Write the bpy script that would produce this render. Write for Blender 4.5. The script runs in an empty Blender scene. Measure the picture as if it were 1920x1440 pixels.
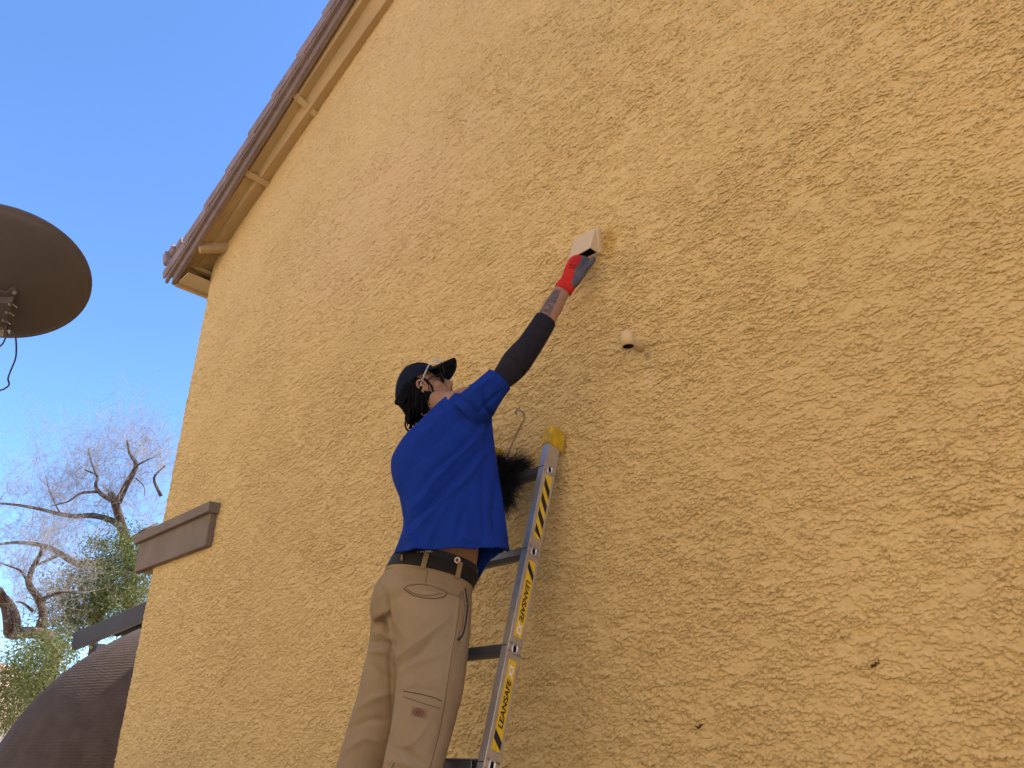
import bpy, bmesh, math, random
import numpy as np
from mathutils import Vector, Matrix
from mathutils.bvhtree import BVHTree
random.seed(7); RNG = np.random.default_rng(7)
S = bpy.context.scene; COL = S.collection
# ---------------------------------------------------------------- camera
F = 1331.0; D = 2.1
CAM = np.array([0.0, -D, 1.6])
yaw, pit, rol = math.radians(43.26), math.radians(25.82), math.radians(-1.115)
f_ = np.array([-math.sin(yaw)*math.cos(pit), math.cos(yaw)*math.cos(pit), math.sin(pit)])
r0 = np.array([math.cos(yaw), math.sin(yaw), 0.0]); u0 = np.cross(r0, f_)
r_ = r0*math.cos(rol)+u0*math.sin(rol); u_ = -r0*math.sin(rol)+u0*math.cos(rol)
cd = bpy.data.cameras.new("camera"); cam = bpy.data.objects.new("camera", cd); COL.objects.link(cam)
cd.sensor_width = 36; cd.lens = 36*F/1920; cd.clip_end = 5000; cd.clip_start = .05
m = Matrix.Identity(4)
for i in range(3):
    m[i][0] = r_[i]; m[i][1] = u_[i]; m[i][2] = -f_[i]; m[i][3] = CAM[i]
cam.matrix_world = m; S.camera = cam
# ---------------------------------------------------------------- world, sun, exposure
SUN = Vector((0.36, 0.50, 0.78)).normalized()
el = math.asin(SUN.z); az = math.atan2(SUN.x, SUN.y)
w = bpy.data.worlds.new("World"); S.world = w; w.use_nodes = True
nt = w.node_tree; nt.nodes.clear()
sky = nt.nodes.new("ShaderNodeTexSky"); sky.sky_type = 'NISHITA'; sky.sun_disc = False
sky.sun_elevation = el; sky.sun_rotation = az; sky.altitude = 600; sky.air_density = 0.95; sky.dust_density = 0.0; sky.ozone_density = 10.0
bg = nt.nodes.new("ShaderNodeBackground"); bg.inputs[1].default_value = 0.15
out = nt.nodes.new("ShaderNodeOutputWorld")
nt.links.new(sky.outputs[0], bg.inputs[0]); nt.links.new(bg.outputs[0], out.inputs[0])
sd = bpy.data.lights.new("sun", 'SUN'); sd.energy = 4.6; sd.angle = math.radians(0.5); sd.color = (1.0, 0.95, 0.88)
so = bpy.data.objects.new("sun", sd); COL.objects.link(so); so.rotation_euler = SUN.to_track_quat('Z', 'Y').to_euler()
S.view_settings.view_transform = 'Standard'; S.view_settings.look = 'None'
S.view_settings.exposure = 1.36; S.view_settings.gamma = 1.0
# ---------------------------------------------------------------- helpers
def ray(x, y): return r_*(x-960)/F - u_*(y-720)/F + f_
def un(x, y, Y):
    d = ray(x, y); return CAM + d*(Y+D)/d[1]
def unx(x, y, X):
    d = ray(x, y); return CAM + d*X/d[0]
def und(x, y, dist): return CAM + ray(x, y)*dist
def proj(P):
    P = np.asarray(P, float)-CAM; z = P@f_
    return 960+F*(P@r_)/z, 720-F*(P@u_)/z
def nrm(v): v = np.asarray(v, float); return v/np.linalg.norm(v)

def tag(o, label=None, cat=None, group=None, kind=None):
    if label: o['label'] = label
    if cat: o['category'] = cat
    if group: o['group'] = group
    if kind: o['kind'] = kind
    return o
def empty(name, loc, label=None, cat=None, group=None):
    o = bpy.data.objects.new(name, None); COL.objects.link(o); o.location = loc; o.empty_display_size = .1
    bpy.context.view_layer.update()
    return tag(o, label, cat, group)
def link(name, me, mats, parent=None, smooth=False):
    if not isinstance(mats, (list, tuple)): mats = [mats]
    if len(me.materials) == 0:
        for q in mats: me.materials.append(q)
    if smooth: me.shade_smooth()
    o = bpy.data.objects.new(name, me); COL.objects.link(o)
    if parent is not None:
        o.parent = parent
        # all meshes are written in world coordinates
        par = parent; off = Vector((0, 0, 0))
        while par is not None: off += par.location; par = par.parent
        o.location = -off
    return o
def rebase(o):
    """move a top-level mesh's origin to its base centre"""
    me = o.data; n = len(me.vertices); co = np.empty(n*3); me.vertices.foreach_get('co', co); co = co.reshape(-1, 3)
    b = (co.min(0)+co.max(0))/2; b[2] = co[:, 2].min(); co -= b
    me.vertices.foreach_set('co', co.ravel()); me.update(); o.location = Vector(b)
    return o
def npmesh(name, V, Fc, smooth=False, midx=None):
    V = np.ascontiguousarray(V, dtype=np.float32); Fc = np.ascontiguousarray(Fc, dtype=np.int32)
    k = Fc.shape[1]; me = bpy.data.meshes.new(name)
    me.vertices.add(len(V)); me.vertices.foreach_set('co', V.ravel())
    me.loops.add(Fc.size); me.loops.foreach_set('vertex_index', Fc.ravel())
    me.polygons.add(len(Fc)); me.polygons.foreach_set('loop_start', np.arange(0, Fc.size, k, dtype=np.int32))
    if midx is not None: me.polygons.foreach_set('material_index', np.asarray(midx, dtype=np.int32))
    me.update(calc_edges=True); me.validate()
    if smooth: me.shade_smooth()
    return me

class MB:
    """collects faces for one mesh"""
    def __init__(s): s.v = []; s.f = []; s.m = []
    def add(s, V, Fs, mi=0):
        b = len(s.v); s.v += [tuple(map(float, p)) for p in V]
        s.f += [tuple(b+i for i in q) for q in Fs]; s.m += [mi]*len(Fs)
    def box(s, a, b, mi=0):
        x0, y0, z0 = a; x1, y1, z1 = b
        s.hexa([(x0,y0,z0),(x1,y0,z0),(x1,y1,z0),(x0,y1,z0),(x0,y0,z1),(x1,y0,z1),(x1,y1,z1),(x0,y1,z1)], mi)
    def hexa(s, V, mi=0):
        s.add(V, [(0,3,2,1),(4,5,6,7),(0,1,5,4),(1,2,6,5),(2,3,7,6),(3,0,4,7)], mi)
    def obox(s, c, ax, ay, az, hx, hy, hz, mi=0):
        c = np.asarray(c); ax, ay, az = map(np.asarray, (ax, ay, az))
        V = [c+ax*hx*i+ay*hy*j+az*hz*k for k in (-1, 1) for (i, j) in ((-1,-1),(1,-1),(1,1),(-1,1))]
        s.hexa(V, mi)
    def tube(s, pts, rad, n=8, mi=0, cap=True):
        pts = [np.asarray(p, float) for p in pts]
        if not hasattr(rad, '__len__'): rad = [rad]*len(pts)
        V = []; ref = np.array([0.13, 0.31, .94]); 
        t0 = nrm(pts[1]-pts[0])
        if abs(t0@ref) > .9: ref = np.array([1., 0, 0])
        a = nrm(np.cross(t0, ref))
        for i, p in enumerate(pts):
            t = nrm(pts[min(i+1, len(pts)-1)]-pts[max(i-1, 0)])
            a = nrm(a-t*(a@t)); b = np.cross(t, a)
            for k in range(n):
                g = 2*math.pi*k/n; V.append(p+(a*math.cos(g)+b*math.sin(g))*rad[i])
        Fs = [(i*n+k, i*n+(k+1) % n, (i+1)*n+(k+1) % n, (i+1)*n+k) for i in range(len(pts)-1) for k in range(n)]
        if cap: Fs += [tuple(range(n))[::-1], tuple((len(pts)-1)*n+k for k in range(n))]
        s.add(V, Fs, mi)
    def mesh(s, name):
        me = bpy.data.meshes.new(name); me.from_pydata(s.v, [], s.f); me.polygons.foreach_set('material_index', s.m); me.update()
        bm = bmesh.new(); bm.from_mesh(me); bmesh.ops.recalc_face_normals(bm, faces=bm.faces); bm.to_mesh(me); bm.free()
        return me
    def build(s, name, mats, parent=None, smooth=False, bevel=0):
        me = s.mesh(name); o = link(name, me, mats, parent, smooth)
        if bevel:
            b = o.modifiers.new('bevel', 'BEVEL'); b.width = bevel; b.segments = 2; b.limit_method = 'ANGLE'
        return o

def spline(P, n):
    """Catmull-Rom through rows of P, n samples per span"""
    P = np.asarray(P, float); Q = np.vstack([2*P[0]-P[1], P, 2*P[-1]-P[-2]]); o = []
    for i in range(1, len(Q)-2):
        for k in range(n):
            t = k/n; a, b, c, d = Q[i-1], Q[i], Q[i+1], Q[i+2]
            o.append(.5*((2*b)+(c-a)*t+(2*a-5*b+4*c-d)*t*t+(3*b-a-3*c+d)*t**3))
    o.append(P[-1]); return np.array(o)

# numpy gradient-ish value noise
def _h(i, j, k, seed):
    n = (i.astype(np.int64)*374761393 + j.astype(np.int64)*668265263 + k*2147483647 + seed*974711) & 0x7fffffff
    n = ((n ^ (n >> 13))*1274126177) & 0x7fffffff
    n = ((n ^ (n >> 16))*668265263) & 0x7fffffff
    return ((n ^ (n >> 15)) & 0xffff)/65535.0
def vn(x, y, seed=0):
    xi = np.floor(x); yi = np.floor(y); fx = x-xi; fy = y-yi
    fx = fx*fx*fx*(fx*(fx*6-15)+10); fy = fy*fy*fy*(fy*(fy*6-15)+10)
    a = _h(xi, yi, 0, seed); b = _h(xi+1, yi, 0, seed); c = _h(xi, yi+1, 0, seed); d = _h(xi+1, yi+1, 0, seed)
    return (a*(1-fx)+b*fx)*(1-fy)+(c*(1-fx)+d*fx)*fy
def fbm(x, y, o=4, seed=0, g=.5):
    s = 0; a = 1; t = 0
    for i in range(o):
        # rotate each octave so that the lattice does not show
        ca, sa = math.cos(.7*i), math.sin(.7*i)
        s = s+a*vn((x*ca-y*sa)*2**i+13.7*i, (x*sa+y*ca)*2**i+7.1*i, seed+i); t += a; a *= g
    return s/t
def sst(a, b, x): t = np.clip((x-a)/(b-a), 0, 1); return t*t*(3-2*t)

# ---------------------------------------------------------------- materials
def mat(name, col, rough=.8, spec=.3, metal=0, var=.12, scale=8, bump=0, bscale=60, coat=0, col2=None, detail=6, trans=0, sheen=0, stretch=None):
    mt = bpy.data.materials.new(name); mt.use_nodes = True; n = mt.node_tree; n.nodes.clear()
    o = n.nodes.new('ShaderNodeOutputMaterial'); b = n.nodes.new('ShaderNodeBsdfPrincipled'); n.links.new(b.outputs[0], o.inputs[0])
    b.inputs['Roughness'].default_value = rough; b.inputs['Metallic'].default_value = metal
    b.inputs['Specular IOR Level'].default_value = spec; b.inputs['Coat Weight'].default_value = coat
    b.inputs['Sheen Weight'].default_value = sheen
    tc = n.nodes.new('ShaderNodeTexCoord'); src = tc.outputs['Object']
    if stretch:
        mp = n.nodes.new('ShaderNodeMapping'); mp.inputs['Scale'].default_value = stretch; n.links.new(src, mp.inputs[0]); src = mp.outputs[0]
    tx = n.nodes.new('ShaderNodeTexNoise'); tx.inputs['Scale'].default_value = scale; tx.inputs['Detail'].default_value = detail
    tx.inputs['Roughness'].default_value = .6
    n.links.new(src, tx.inputs[0])
    cr = n.nodes.new('ShaderNodeValToRGB'); c = np.array(col)
    lo = c*(1-var) if col2 is None else np.array(col2); hi = c*(1+var) if col2 is None else c
    cr.color_ramp.elements[0].position = .3; cr.color_ramp.elements[1].position = .7
    cr.color_ramp.elements[0].color = (*lo, 1); cr.color_ramp.elements[1].color = (*hi, 1)
    n.links.new(tx.outputs[0], cr.inputs[0]); n.links.new(cr.outputs[0], b.inputs['Base Color'])
    if bump:
        t2 = n.nodes.new('ShaderNodeTexNoise'); t2.inputs['Scale'].default_value = bscale; t2.inputs['Detail'].default_value = 8
        t2.inputs['Roughness'].default_value = .65
        n.links.new(src, t2.inputs[0]); bp = n.nodes.new('ShaderNodeBump'); bp.inputs['Strength'].default_value = 1; bp.inputs['Distance'].default_value = bump
        n.links.new(t2.outputs[0], bp.inputs['Height']); n.links.new(bp.outputs[0], b.inputs['Normal'])
    if trans:
        tl = n.nodes.new('ShaderNodeBsdfTranslucent'); mx = n.nodes.new('ShaderNodeMixShader'); mx.inputs[0].default_value = trans
        n.links.new(cr.outputs[0], tl.inputs[0]); n.links.new(b.outputs[0], mx.inputs[1]); n.links.new(tl.outputs[0], mx.inputs[2]); n.links.new(mx.outputs[0], o.inputs[0])
    mt['bsdf'] = b.name
    return mt
M = {}
STUC = (.645, .448, .192)
M['stucco'] = mat('stucco', STUC, .93, .12, var=.06, scale=1.1, bump=.0013, bscale=160, detail=10)
M['trim_tan'] = mat('painted_tan', (.43, .30, .14), .75, .2, var=.10, scale=5, bump=.0015, bscale=40, stretch=(.4, 1, 1))
M['fascia'] = mat('brown_fascia', (.20, .135, .095), .7, .3, var=.16, scale=9, bump=.002, bscale=45)
M['tile'] = mat('roof_tile', (.26, .185, .155), .85, .2, var=.25, scale=7, bump=.003, bscale=70)
M['sill'] = mat('taupe_trim', (.20, .148, .105), .85, .15, var=.13, scale=6, bump=.002, bscale=120)
M['hoodm'] = mat('vent_plastic', (.60, .43, .235), .5, .35, var=.05, scale=10)
M['black'] = mat('hollow_shade', (.012, .01, .01), .9, .1)  # black standing in for the shade inside openings and gaps
M['pvc'] = mat('painted_pipe', (.60, .42, .20), .5, .35, var=.06, scale=20, bump=.0006, bscale=90)
M['alu'] = mat('ladder_aluminium', (.55, .53, .51), .42, .5, metal=.85, var=.14, scale=14, bump=.0004, bscale=120)
M['rungm'] = mat('rung_grip', (.12, .125, .15), .4, .5, metal=.6, var=.15, scale=30, stretch=(.2, 1, 1))
M['yellow'] = mat('yellow_plastic', (.70, .43, .012), .5, .35, var=.25, scale=30, col2=(.36, .22, .02))
M['stick'] = mat('yellow_sticker', (.72, .44, .02), .45, .35, var=.12, scale=40)
M['ink'] = mat('black_ink', (.012, .013, .025), .45, .3)
M['white'] = mat('white_ink', (.75, .75, .72), .6, .3)
M['shirt'] = mat('blue_jersey', (.007, .028, .19), .92, .12, var=.10, scale=18, bump=.0005, bscale=420, sheen=.0)
M['stitch'] = mat('blue_stitching', (.035, .07, .27), .9, .1)
M['pants'] = mat('khaki_twill', (.285, .200, .112), .92, .12, var=.09, scale=10, bump=.0006, bscale=420)
M['pantsd'] = mat('khaki_seam', (.12, .078, .045), .92, .1)
M['label'] = mat('woven_patch', (.23, .14, .085), .85, .15)
M['redink'] = mat('dark_red_thread', (.17, .02, .018), .85, .15)
M['sleeve'] = mat('black_sleeve', (.014, .012, .016), .85, .2, var=.2, scale=15, bump=.0005, bscale=400)
M['belt'] = mat('black_belt', (.008, .007, .007), .6, .3, bump=.0004, bscale=300)
M['skin'] = mat('skin', (.31, .165, .090), .55, .35, var=.10, scale=22, bump=.0004, bscale=200)
M['lips'] = mat('lips', (.20, .06, .05), .5, .3)
M['cap'] = mat('navy_cap', (.008, .011, .022), .9, .12, var=.15, scale=25, bump=.0004, bscale=400)
M['hair'] = mat('black_hair', (.006, .005, .005), .95, .08, bump=.0015, bscale=150)
M['glove'] = mat('red_knit_glove', (.48, .022, .016), .85, .2, var=.14, scale=30, bump=.0008, bscale=320)
M['gpalm'] = mat('grey_coating', (.075, .07, .078), .7, .3, var=.2, scale=30, bump=.0008, bscale=160)
M['brist'] = mat('black_bristle', (.010, .009, .009), .5, .4)
M['rod'] = mat('bronze_rod', (.28, .19, .10), .4, .5, metal=.6, var=.25, scale=50)
M['dish'] = mat('dish_paint', (.118, .094, .078), .6, .3, var=.10, scale=5)
M['steel'] = mat('bolt_steel', (.55, .5, .45), .4, .5, metal=.8)
M['cable'] = mat('cable', (.05, .035, .035), .5, .4)
M['dome'] = mat('brown_cover', (.092, .066, .052), .9, .08, var=.18, scale=5)
M['slab'] = mat('dark_grey_board', (.050, .048, .058), .6, .35, var=.1, scale=4)
M['bark'] = mat('bark', (.11, .075, .055), .9, .1, var=.3, scale=12, bump=.02, bscale=20)
M['twig'] = mat('pale_twig', (.34, .29, .25), .85, .1, var=.2, scale=3)
M['leaf'] = mat('leaf', (.19, .20, .055), .6, .3, scale=2.0, col2=(.075, .10, .028), trans=.35, detail=3)
M['leafy'] = mat('leaf_yellow', (.21, .19, .055), .6, .3, scale=2.5, col2=(.09, .11, .035), trans=.35, detail=3)
M['ground'] = mat('gravel', (.40, .30, .20), .95, .1, var=.22, scale=30, bump=.01, bscale=60)
M['patio'] = mat('concrete', (.28, .25, .205), .9, .15, var=.1, scale=3, bump=.002, bscale=80)
M['nwall'] = mat('neighbour_stucco', (.72, .61, .47), .95, .1, var=.06, scale=2, bump=.004, bscale=60)
M['block'] = mat('block_wall', (.55, .42, .29), .95, .1, var=.1, scale=4, bump=.004, bscale=60)
M['rooft'] = mat('pink_roof', (.50, .28, .22), .9, .1, var=.2, scale=6)
M['shoe'] = mat('shoe', (.03, .022, .016), .7, .3)
def clear_mat():
    mt = bpy.data.materials.new('clear_plastic'); mt.use_nodes = True; n = mt.node_tree; b = n.nodes['Principled BSDF']
    b.inputs['Base Color'].default_value = (.75, .78, .8, 1); b.inputs['Roughness'].default_value = .12; b.inputs['Alpha'].default_value = .28
    return mt
M['clear'] = clear_mat()

# stucco: weathered tone blotches + fine cracks
def rich_stucco():
    n = M['stucco'].node_tree; b = n.nodes[M['stucco']['bsdf']]; L = n.links
    base = b.inputs['Base Color'].links[0].from_socket
    tc = n.nodes.new('ShaderNodeTexCoord')
    t = n.nodes.new('ShaderNodeTexNoise'); t.inputs['Scale'].default_value = 55; t.inputs['Detail'].default_value = 5; L.new(tc.outputs['Object'], t.inputs[0])
    mr = n.nodes.new('ShaderNodeMapRange'); mr.inputs[1].default_value = .35; mr.inputs[2].default_value = .7; mr.inputs[3].default_value = .93; mr.inputs[4].default_value = 1.06
    L.new(t.outputs[0], mr.inputs[0])
    mx = n.nodes.new('ShaderNodeMix'); mx.data_type = 'RGBA'; mx.blend_type = 'MULTIPLY'; mx.inputs[0].default_value = 1
    L.new(base, mx.inputs[6]); L.new(mr.outputs[0], mx.inputs[7]); cur = mx.outputs[2]
    # stains: golden halo beside the vent hood, chalky drip below the pipe, grime low on the left, rusty spot low on the right
    wob = n.nodes.new('ShaderNodeTexNoise'); wob.inputs['Scale'].default_value = 14; wob.inputs['Detail'].default_value = 6; L.new(tc.outputs['Object'], wob.inputs[0])
    for (cx, cz, rx, rz, col, amt) in ((-1.385, 3.47, .055, .12, (.50, .29, .07), .75), (-1.29, 3.30, .10, .16, (.50, .34, .15), .45), (-1.262, 2.79, .030, .095, (.70, .56, .36), .22), (-1.262, 2.865, .022, .03, (.26, .17, .09), .6),
                                       (-4.9, 1.25, .9, .45, (.42, .30, .15), .42), (-3.2, 4.6, 1.6, .9, (.70, .47, .25), .5), (-.6, 2.9, .8, .5, (.60, .42, .17), .5)):
        mp = n.nodes.new('ShaderNodeMapping'); mp.inputs['Location'].default_value = (-cx/rx, 0, -cz/rz); mp.inputs['Scale'].default_value = (1/rx, .01, 1/rz); L.new(tc.outputs['Object'], mp.inputs[0])
        ln = n.nodes.new('ShaderNodeVectorMath'); ln.operation = 'LENGTH'; L.new(mp.outputs[0], ln.inputs[0])
        ad = n.nodes.new('ShaderNodeMath'); ad.operation = 'ADD'; L.new(ln.outputs['Value'], ad.inputs[0]); L.new(wob.outputs[0], ad.inputs[1])
        rg = n.nodes.new('ShaderNodeMapRange'); rg.interpolation_type = 'SMOOTHSTEP'; rg.inputs[1].default_value = .7; rg.inputs[2].default_value = 1.6; rg.inputs[3].default_value = amt; rg.inputs[4].default_value = 0; L.new(ad.outputs[0], rg.inputs[0])
        m2 = n.nodes.new('ShaderNodeMix'); m2.data_type = 'RGBA'; m2.inputs[7].default_value = (*col, 1); L.new(rg.outputs[0], m2.inputs[0]); L.new(cur, m2.inputs[6]); cur = m2.outputs[2]
    L.new(cur, b.inputs['Base Color'])
rich_stucco()

# ================================================================= SETTING
def sheet(name, x0, y0, x1, y1, z, mt, n=1):
    mb = MB(); mb.add([(x0,y0,z),(x1,y0,z),(x1,y1,z),(x0,y1,z)], [(0,1,2,3)]); o = mb.build(name, mt); tag(o, kind='structure'); return o
tag(sheet('ground', -600, -600, 600, 600, 0, M['ground']))
sheet('path', -9, -3.2, 6, -.35, .004, M['patio'])

# ================================================================= HOUSE
XC = -2.765*D                 # house corner
def zw(x): return 5.703+.4405*(x+5.569)           # wall / soffit line
def zf(x): return 5.335+.535*(x+6.02)              # bottom edge of the barge board (y=-.22)
RIDGE = 0.6
house = empty('house', (XC, 0, 0), 'tan stucco two storey house wall with sloping brown tiled roof edge', 'house')
def grid_coords(a, b, k, floor=.0, c0=0., h=D):
    out = [a]; x = a
    while x < b:
        x += k*math.hypot(x-c0, h)+floor; out.append(x)
    out[-1] = b; return np.array(out)
def stucco_height(U, V):
    """skip-trowel stucco: ragged sideways shingles, worn patches, grain"""
    wx = fbm(U/.25, V/.20, 3, 11); wy = fbm(U/.22, V/.16, 3, 23)
    rag = fbm(U/.024, V/.016, 5, 31, .62)
    ph = V/.024 + 4.5*(wy-.5) + 3.6*(rag-.5)
    fr = ph-np.floor(ph); ph2 = V/.0135+3.0*(wx-.5)+2.6*(fbm(U/.017+9, V/.010, 4, 91, .6)-.5); fr2 = ph2-np.floor(ph2)
    lane = _h(np.floor(ph), np.floor(U/.3+wx*2), 3, 5)
    saw = (1-fr)**3*sst(0, .07, fr); saw2 = (1-fr2)**2*sst(0, .12, fr2)                     # sharp lower lip, slow rise above it
    br = sst(.38, .56, fbm(U/.050+5, V/.027, 4, 47, .6))
    t2 = fbm(U/.022+3, V/.014, 5, 59, .62)
    ter = sst(.495, .52, t2)
    fine = fbm(U/.012, V/.009, 3, 71)
    area = sst(.34, .62, fbm(U/.55, V/.42, 3, 83))
    br2 = sst(.40, .54, fbm(U/.06+1, V/.035+4, 4, 101, .6))
    h = (.0064*saw*br+.0058*saw2*br2+.0028*ter)*(.85+.22*area)+.0020*(fine-.5)
    return h
us = grid_coords(XC, 1.7, .0013)
# z coordinates dense where the photo sees them, coarser towards the ground
zs = np.concatenate([np.linspace(0, .8, 9)[:-1], grid_coords(.8, zw(RIDGE)+.1, .0012, 0, 1.6)])
U, V = np.meshgrid(us, zs)
Hh = stucco_height(U, V)
# rounded corner of the plaster
edge = np.clip((U-XC)/.03, 0, 1); yy = -Hh + .02*(1-np.sqrt(1-(1-edge)**2)) + .004*(fbm(U/.9, V/.9, 2, 5)-.5)
zr = 5.703+.4405*(np.minimum(U, 2*RIDGE-U)+5.569)
Vv = np.stack([U, yy, V-1.1*Hh], -1).reshape(-1, 3)
nu, nv = len(us), len(zs); ii = np.arange(nv-1)[:, None]*nu+np.arange(nu-1)[None, :]
Fq = np.stack([ii, ii+1, ii+nu+1, ii+nu], -1).reshape(-1, 4)
keep = (V[:-1, :-1] < zr[:-1, :-1]+.08).ravel(); Fq = Fq[keep]
print('wall verts', len(Vv))
me = npmesh('wall', Vv, Fq, True); link('wall', me, M['stucco'], house)
# the rest of the shell
mb = MB(); mb.add([(XC, .02, 0), (XC, 9, 0), (XC, 9, 5.6), (XC, .02, 5.6)], [(0, 1, 2, 3)])
mb.add([(XC, 9, 0), (7, 9, 0), (7, 9, 5.6), (XC, 9, 5.6)], [(0, 1, 2, 3)])
mb.add([(7, 9, 0), (7, 0, 0), (7, 0, 5.6), (7, 9, 5.6)], [(0, 1, 2, 3)])
mb.add([(1.7, 0, 0), (7, 0, 0), (7, 0, 5.6), (1.7, 0, zw(2*RIDGE-1.7)+.08)], [(0, 1, 2, 3)])
mb.build('side_wall', M['stucco'], house)
# soffit boards between wall and barge board
XT = -6.02; OV = .225
def strip(name, x0, x1, y0, z0f, y1, z1f, mt, th=.02, par=house, n=1):
    mb = MB(); 
    for i in range(n):
        a = x0+(x1-x0)*i/n; b = x0+(x1-x0)*(i+1)/n
        V = [(a,y0,z0f(a)),(b,y0,z0f(b)),(b,y1,z1f(b)),(a,y1,z1f(a))]
        mb.hexa(V+[(p[0],p[1],p[2]+th) for p in V])
    return mb.build(name, mt, par)
ym = -.12
zmid = lambda x: (zw(x)*.467+(zf(x)+.07)*.533)
strip('soffit', XT, 0.6, ym-.003, lambda x: zmid(x), .03, lambda x: zw(x), M['trim_tan'])
strip('soffit', XT, 0.6, -OV, lambda x: zf(x)+.07, ym+.003, lambda x: zmid(x)+.001, M['trim_tan'])
# barge board (two stepped boards) and roof tiles
strip('barge_board', XT, 0.6, -OV-.035, zf, -OV, zf, M['fascia'], th=.15)
strip('barge_board', XT-.10, 0.6, -OV-.062, lambda x: zf(x)+.105, -OV-.036, lambda x: zf(x)+.105, M['fascia'], th=.115)
zt = lambda x: zf(x)+.225
mb = MB(); tl = .40; x = XT-.12; sl = .535
k = 0
d = nrm((1, 0, sl)); nn = np.array([-d[2], 0, d[0]])
while x < 0.6:
    # rake tile: overlapping trough along the edge, each lifted at its lower end
    p = np.array([x, -OV-.075, zt(x)-.005]); L = tl*1.10
    jit = random.uniform(-.006, .006)
    for (y0, y1, h0, h1) in ((0, .014, -.075, .045), (.0145, .25, .0, .045)):
        V = []
        st_ = ((-.040, .042, .014, .016), (-.034, .042, .002, .006), (-.018, .042, 0, 0), (L, .002, 0, 0))  # the upper end is tucked in 6 mm
        for (s, lift, lo_, hi_) in st_:
            for (yy_, hh) in ((y0, h0+lo_), (y1, h0+lo_), (y1, h1-hi_), (y0, h1-hi_)):
                V.append(p+d*s+nn*(hh+lift+jit)+np.array([0, yy_+(.006 if s > .1 else 0), 0]))
        mb.add(V, [(4*a+b, 4*a+(b+1) % 4, 4*a+4+(b+1) % 4, 4*a+4+b) for a in range(3) for b in range(4)]+[(3, 2, 1, 0), (12, 13, 14, 15)])
    x += tl*d[0]; k += 1
# field tiles behind
for j in range(1, 12):
    for i in range(16):
        xx = XT-.12+i*tl*d[0]; p = np.array([xx, -OV+.06+j*.3, zt(xx)+.0])
        pts = []
        for s in (0, tl*1.1):
            for q in range(7):
                g = math.pi*q/6; pts.append(p+d*s+np.array([0, .12-.15*math.cos(g), 0])+nn*(.04*math.sin(g)+(.01 if s == 0 else .0)))
        mb.add(pts, [(q, q+1, 8+q, 7+q) for q in range(6)]+[tuple(range(7))])
ro = mb.build('roof_tiles', M['tile'], house)
# roof deck so that no light leaks
mb = MB()
for (y0, y1) in ((-OV, 9.3),):
    V = [(XT, y0, zt(XT)-.02), (RIDGE, y0, zt(RIDGE)-.02), (RIDGE, y1, zt(RIDGE)-.02), (XT, y1, zt(XT)-.02)]
    mb.hexa(V+[(a, b, c+.015) for a, b, c in V])
    V = [(RIDGE, y0, zt(RIDGE)-.02), (7.3, y0, 5.5), (7.3, y1, 5.5), (RIDGE, y1, zt(RIDGE)-.02)]
    mb.hexa(V+[(a, b, c+.015) for a, b, c in V])
mb.build('roof', M['tile'], house)
# lookout blocks between barge board and wall
def block(P, Q, h, wd, name='lookout'):
    P, Q = np.asarray(P), np.asarray(Q); ax = nrm(Q-P); c = (P+Q)/2
    t = nrm((1, 0, .5)); t = nrm(t-ax*(t@ax)); n_ = np.cross(ax, t); mb = MB()
    mb.obox(c, ax, t, n_, np.linalg.norm(Q-P)/2, wd/2, h/2); return mb.build(name, M['trim_tan'], house, bevel=.004)
for xw in (-4.19, -4.90):
    block((xw, -OV-.005, zf(xw)+.03+.03), (xw, .02, zw(xw)-.01), .075, .055)
block((-5.62, -OV, zf(-5.62)-.00), (-5.56, .02, zw(-5.56)-.055), .10, .05)
# boards of the level eave round the corner
mb = MB(); mb.box((XT-.02, -OV, zf(XT)+.0), (XT+.02, 6, zf(XT)+.200)); mb.build('eave_board', M['trim_tan'], house, bevel=.003)
mb = MB(); mb.box((XT+.10, -OV+.02, zf(XT)+.16), (XT+.15, 6, zf(XT)+.20)); mb.build('eave_batten', M['trim_tan'], house)
mb = MB(); mb.hexa([(XT+.02, -OV+.01, zf(XT)+.02), (XC+.03, -OV+.01, zf(XT)+.02), (XC+.03, 6, zf(XT)+.02), (XT+.02, 6, zf(XT)+.02)]+[(XT+.02, -OV+.01, zf(XT)+.035), (XC+.03, -OV+.01, zf(XT)+.035), (XC+.03, 6, zf(XT)+.035), (XT+.02, 6, zf(XT)+.035)])
mb.build('eave_soffit', M['trim_tan'], house)
mb = MB(); mb.box((XC-.03, .006, zf(XT)+.036), (XC+.004, 6, 5.70)); mb.build('frieze', M['trim_tan'], house)
# chunky cover tiles closing the eave corner
for (px_c, py_c, Y_, hx, hy, hz) in ((321, 488, -.16, .035, .07, .085), (334, 476, -.12, .05, .08, .06), (347, 463, -.10, .06, .07, .05)):
    c = un(px_c, py_c, Y_); mb = MB(); mb.obox(c, d, (0, 1, 0), nn, hx, hy, hz); mb.obox(c-d*(hx+.010), d, (0, 1, 0), nn, .009, hy*.8, hz*.8)
    mb.build('eave_tile', M['tile'], house, bevel=.022)
# sill band wrapping the corner
mb = MB(); zb0, zb1 = 2.748, 2.985
mb.box((-6.05, -.05, zb0), (-4.815, .01, zb1)); o = mb.build('sill_band', M['sill'], house, bevel=.006)
mb = MB(); mb.box((-6.05, .0105, zb0+.003), (XC-.002, 1.2, zb1)); mb.build('sill_band', M['trim_tan'], house, bevel=.004)
mb = MB(); mb.box((-6.08, -.085, zb1-.012), (-4.785, .012, zb1+.062)); mb.box((-6.08, .0125, zb1-.010), (XC-.002, 1.23, zb1+.06)); mb.build('sill_cap', M['sill'], house, bevel=.006)
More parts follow.
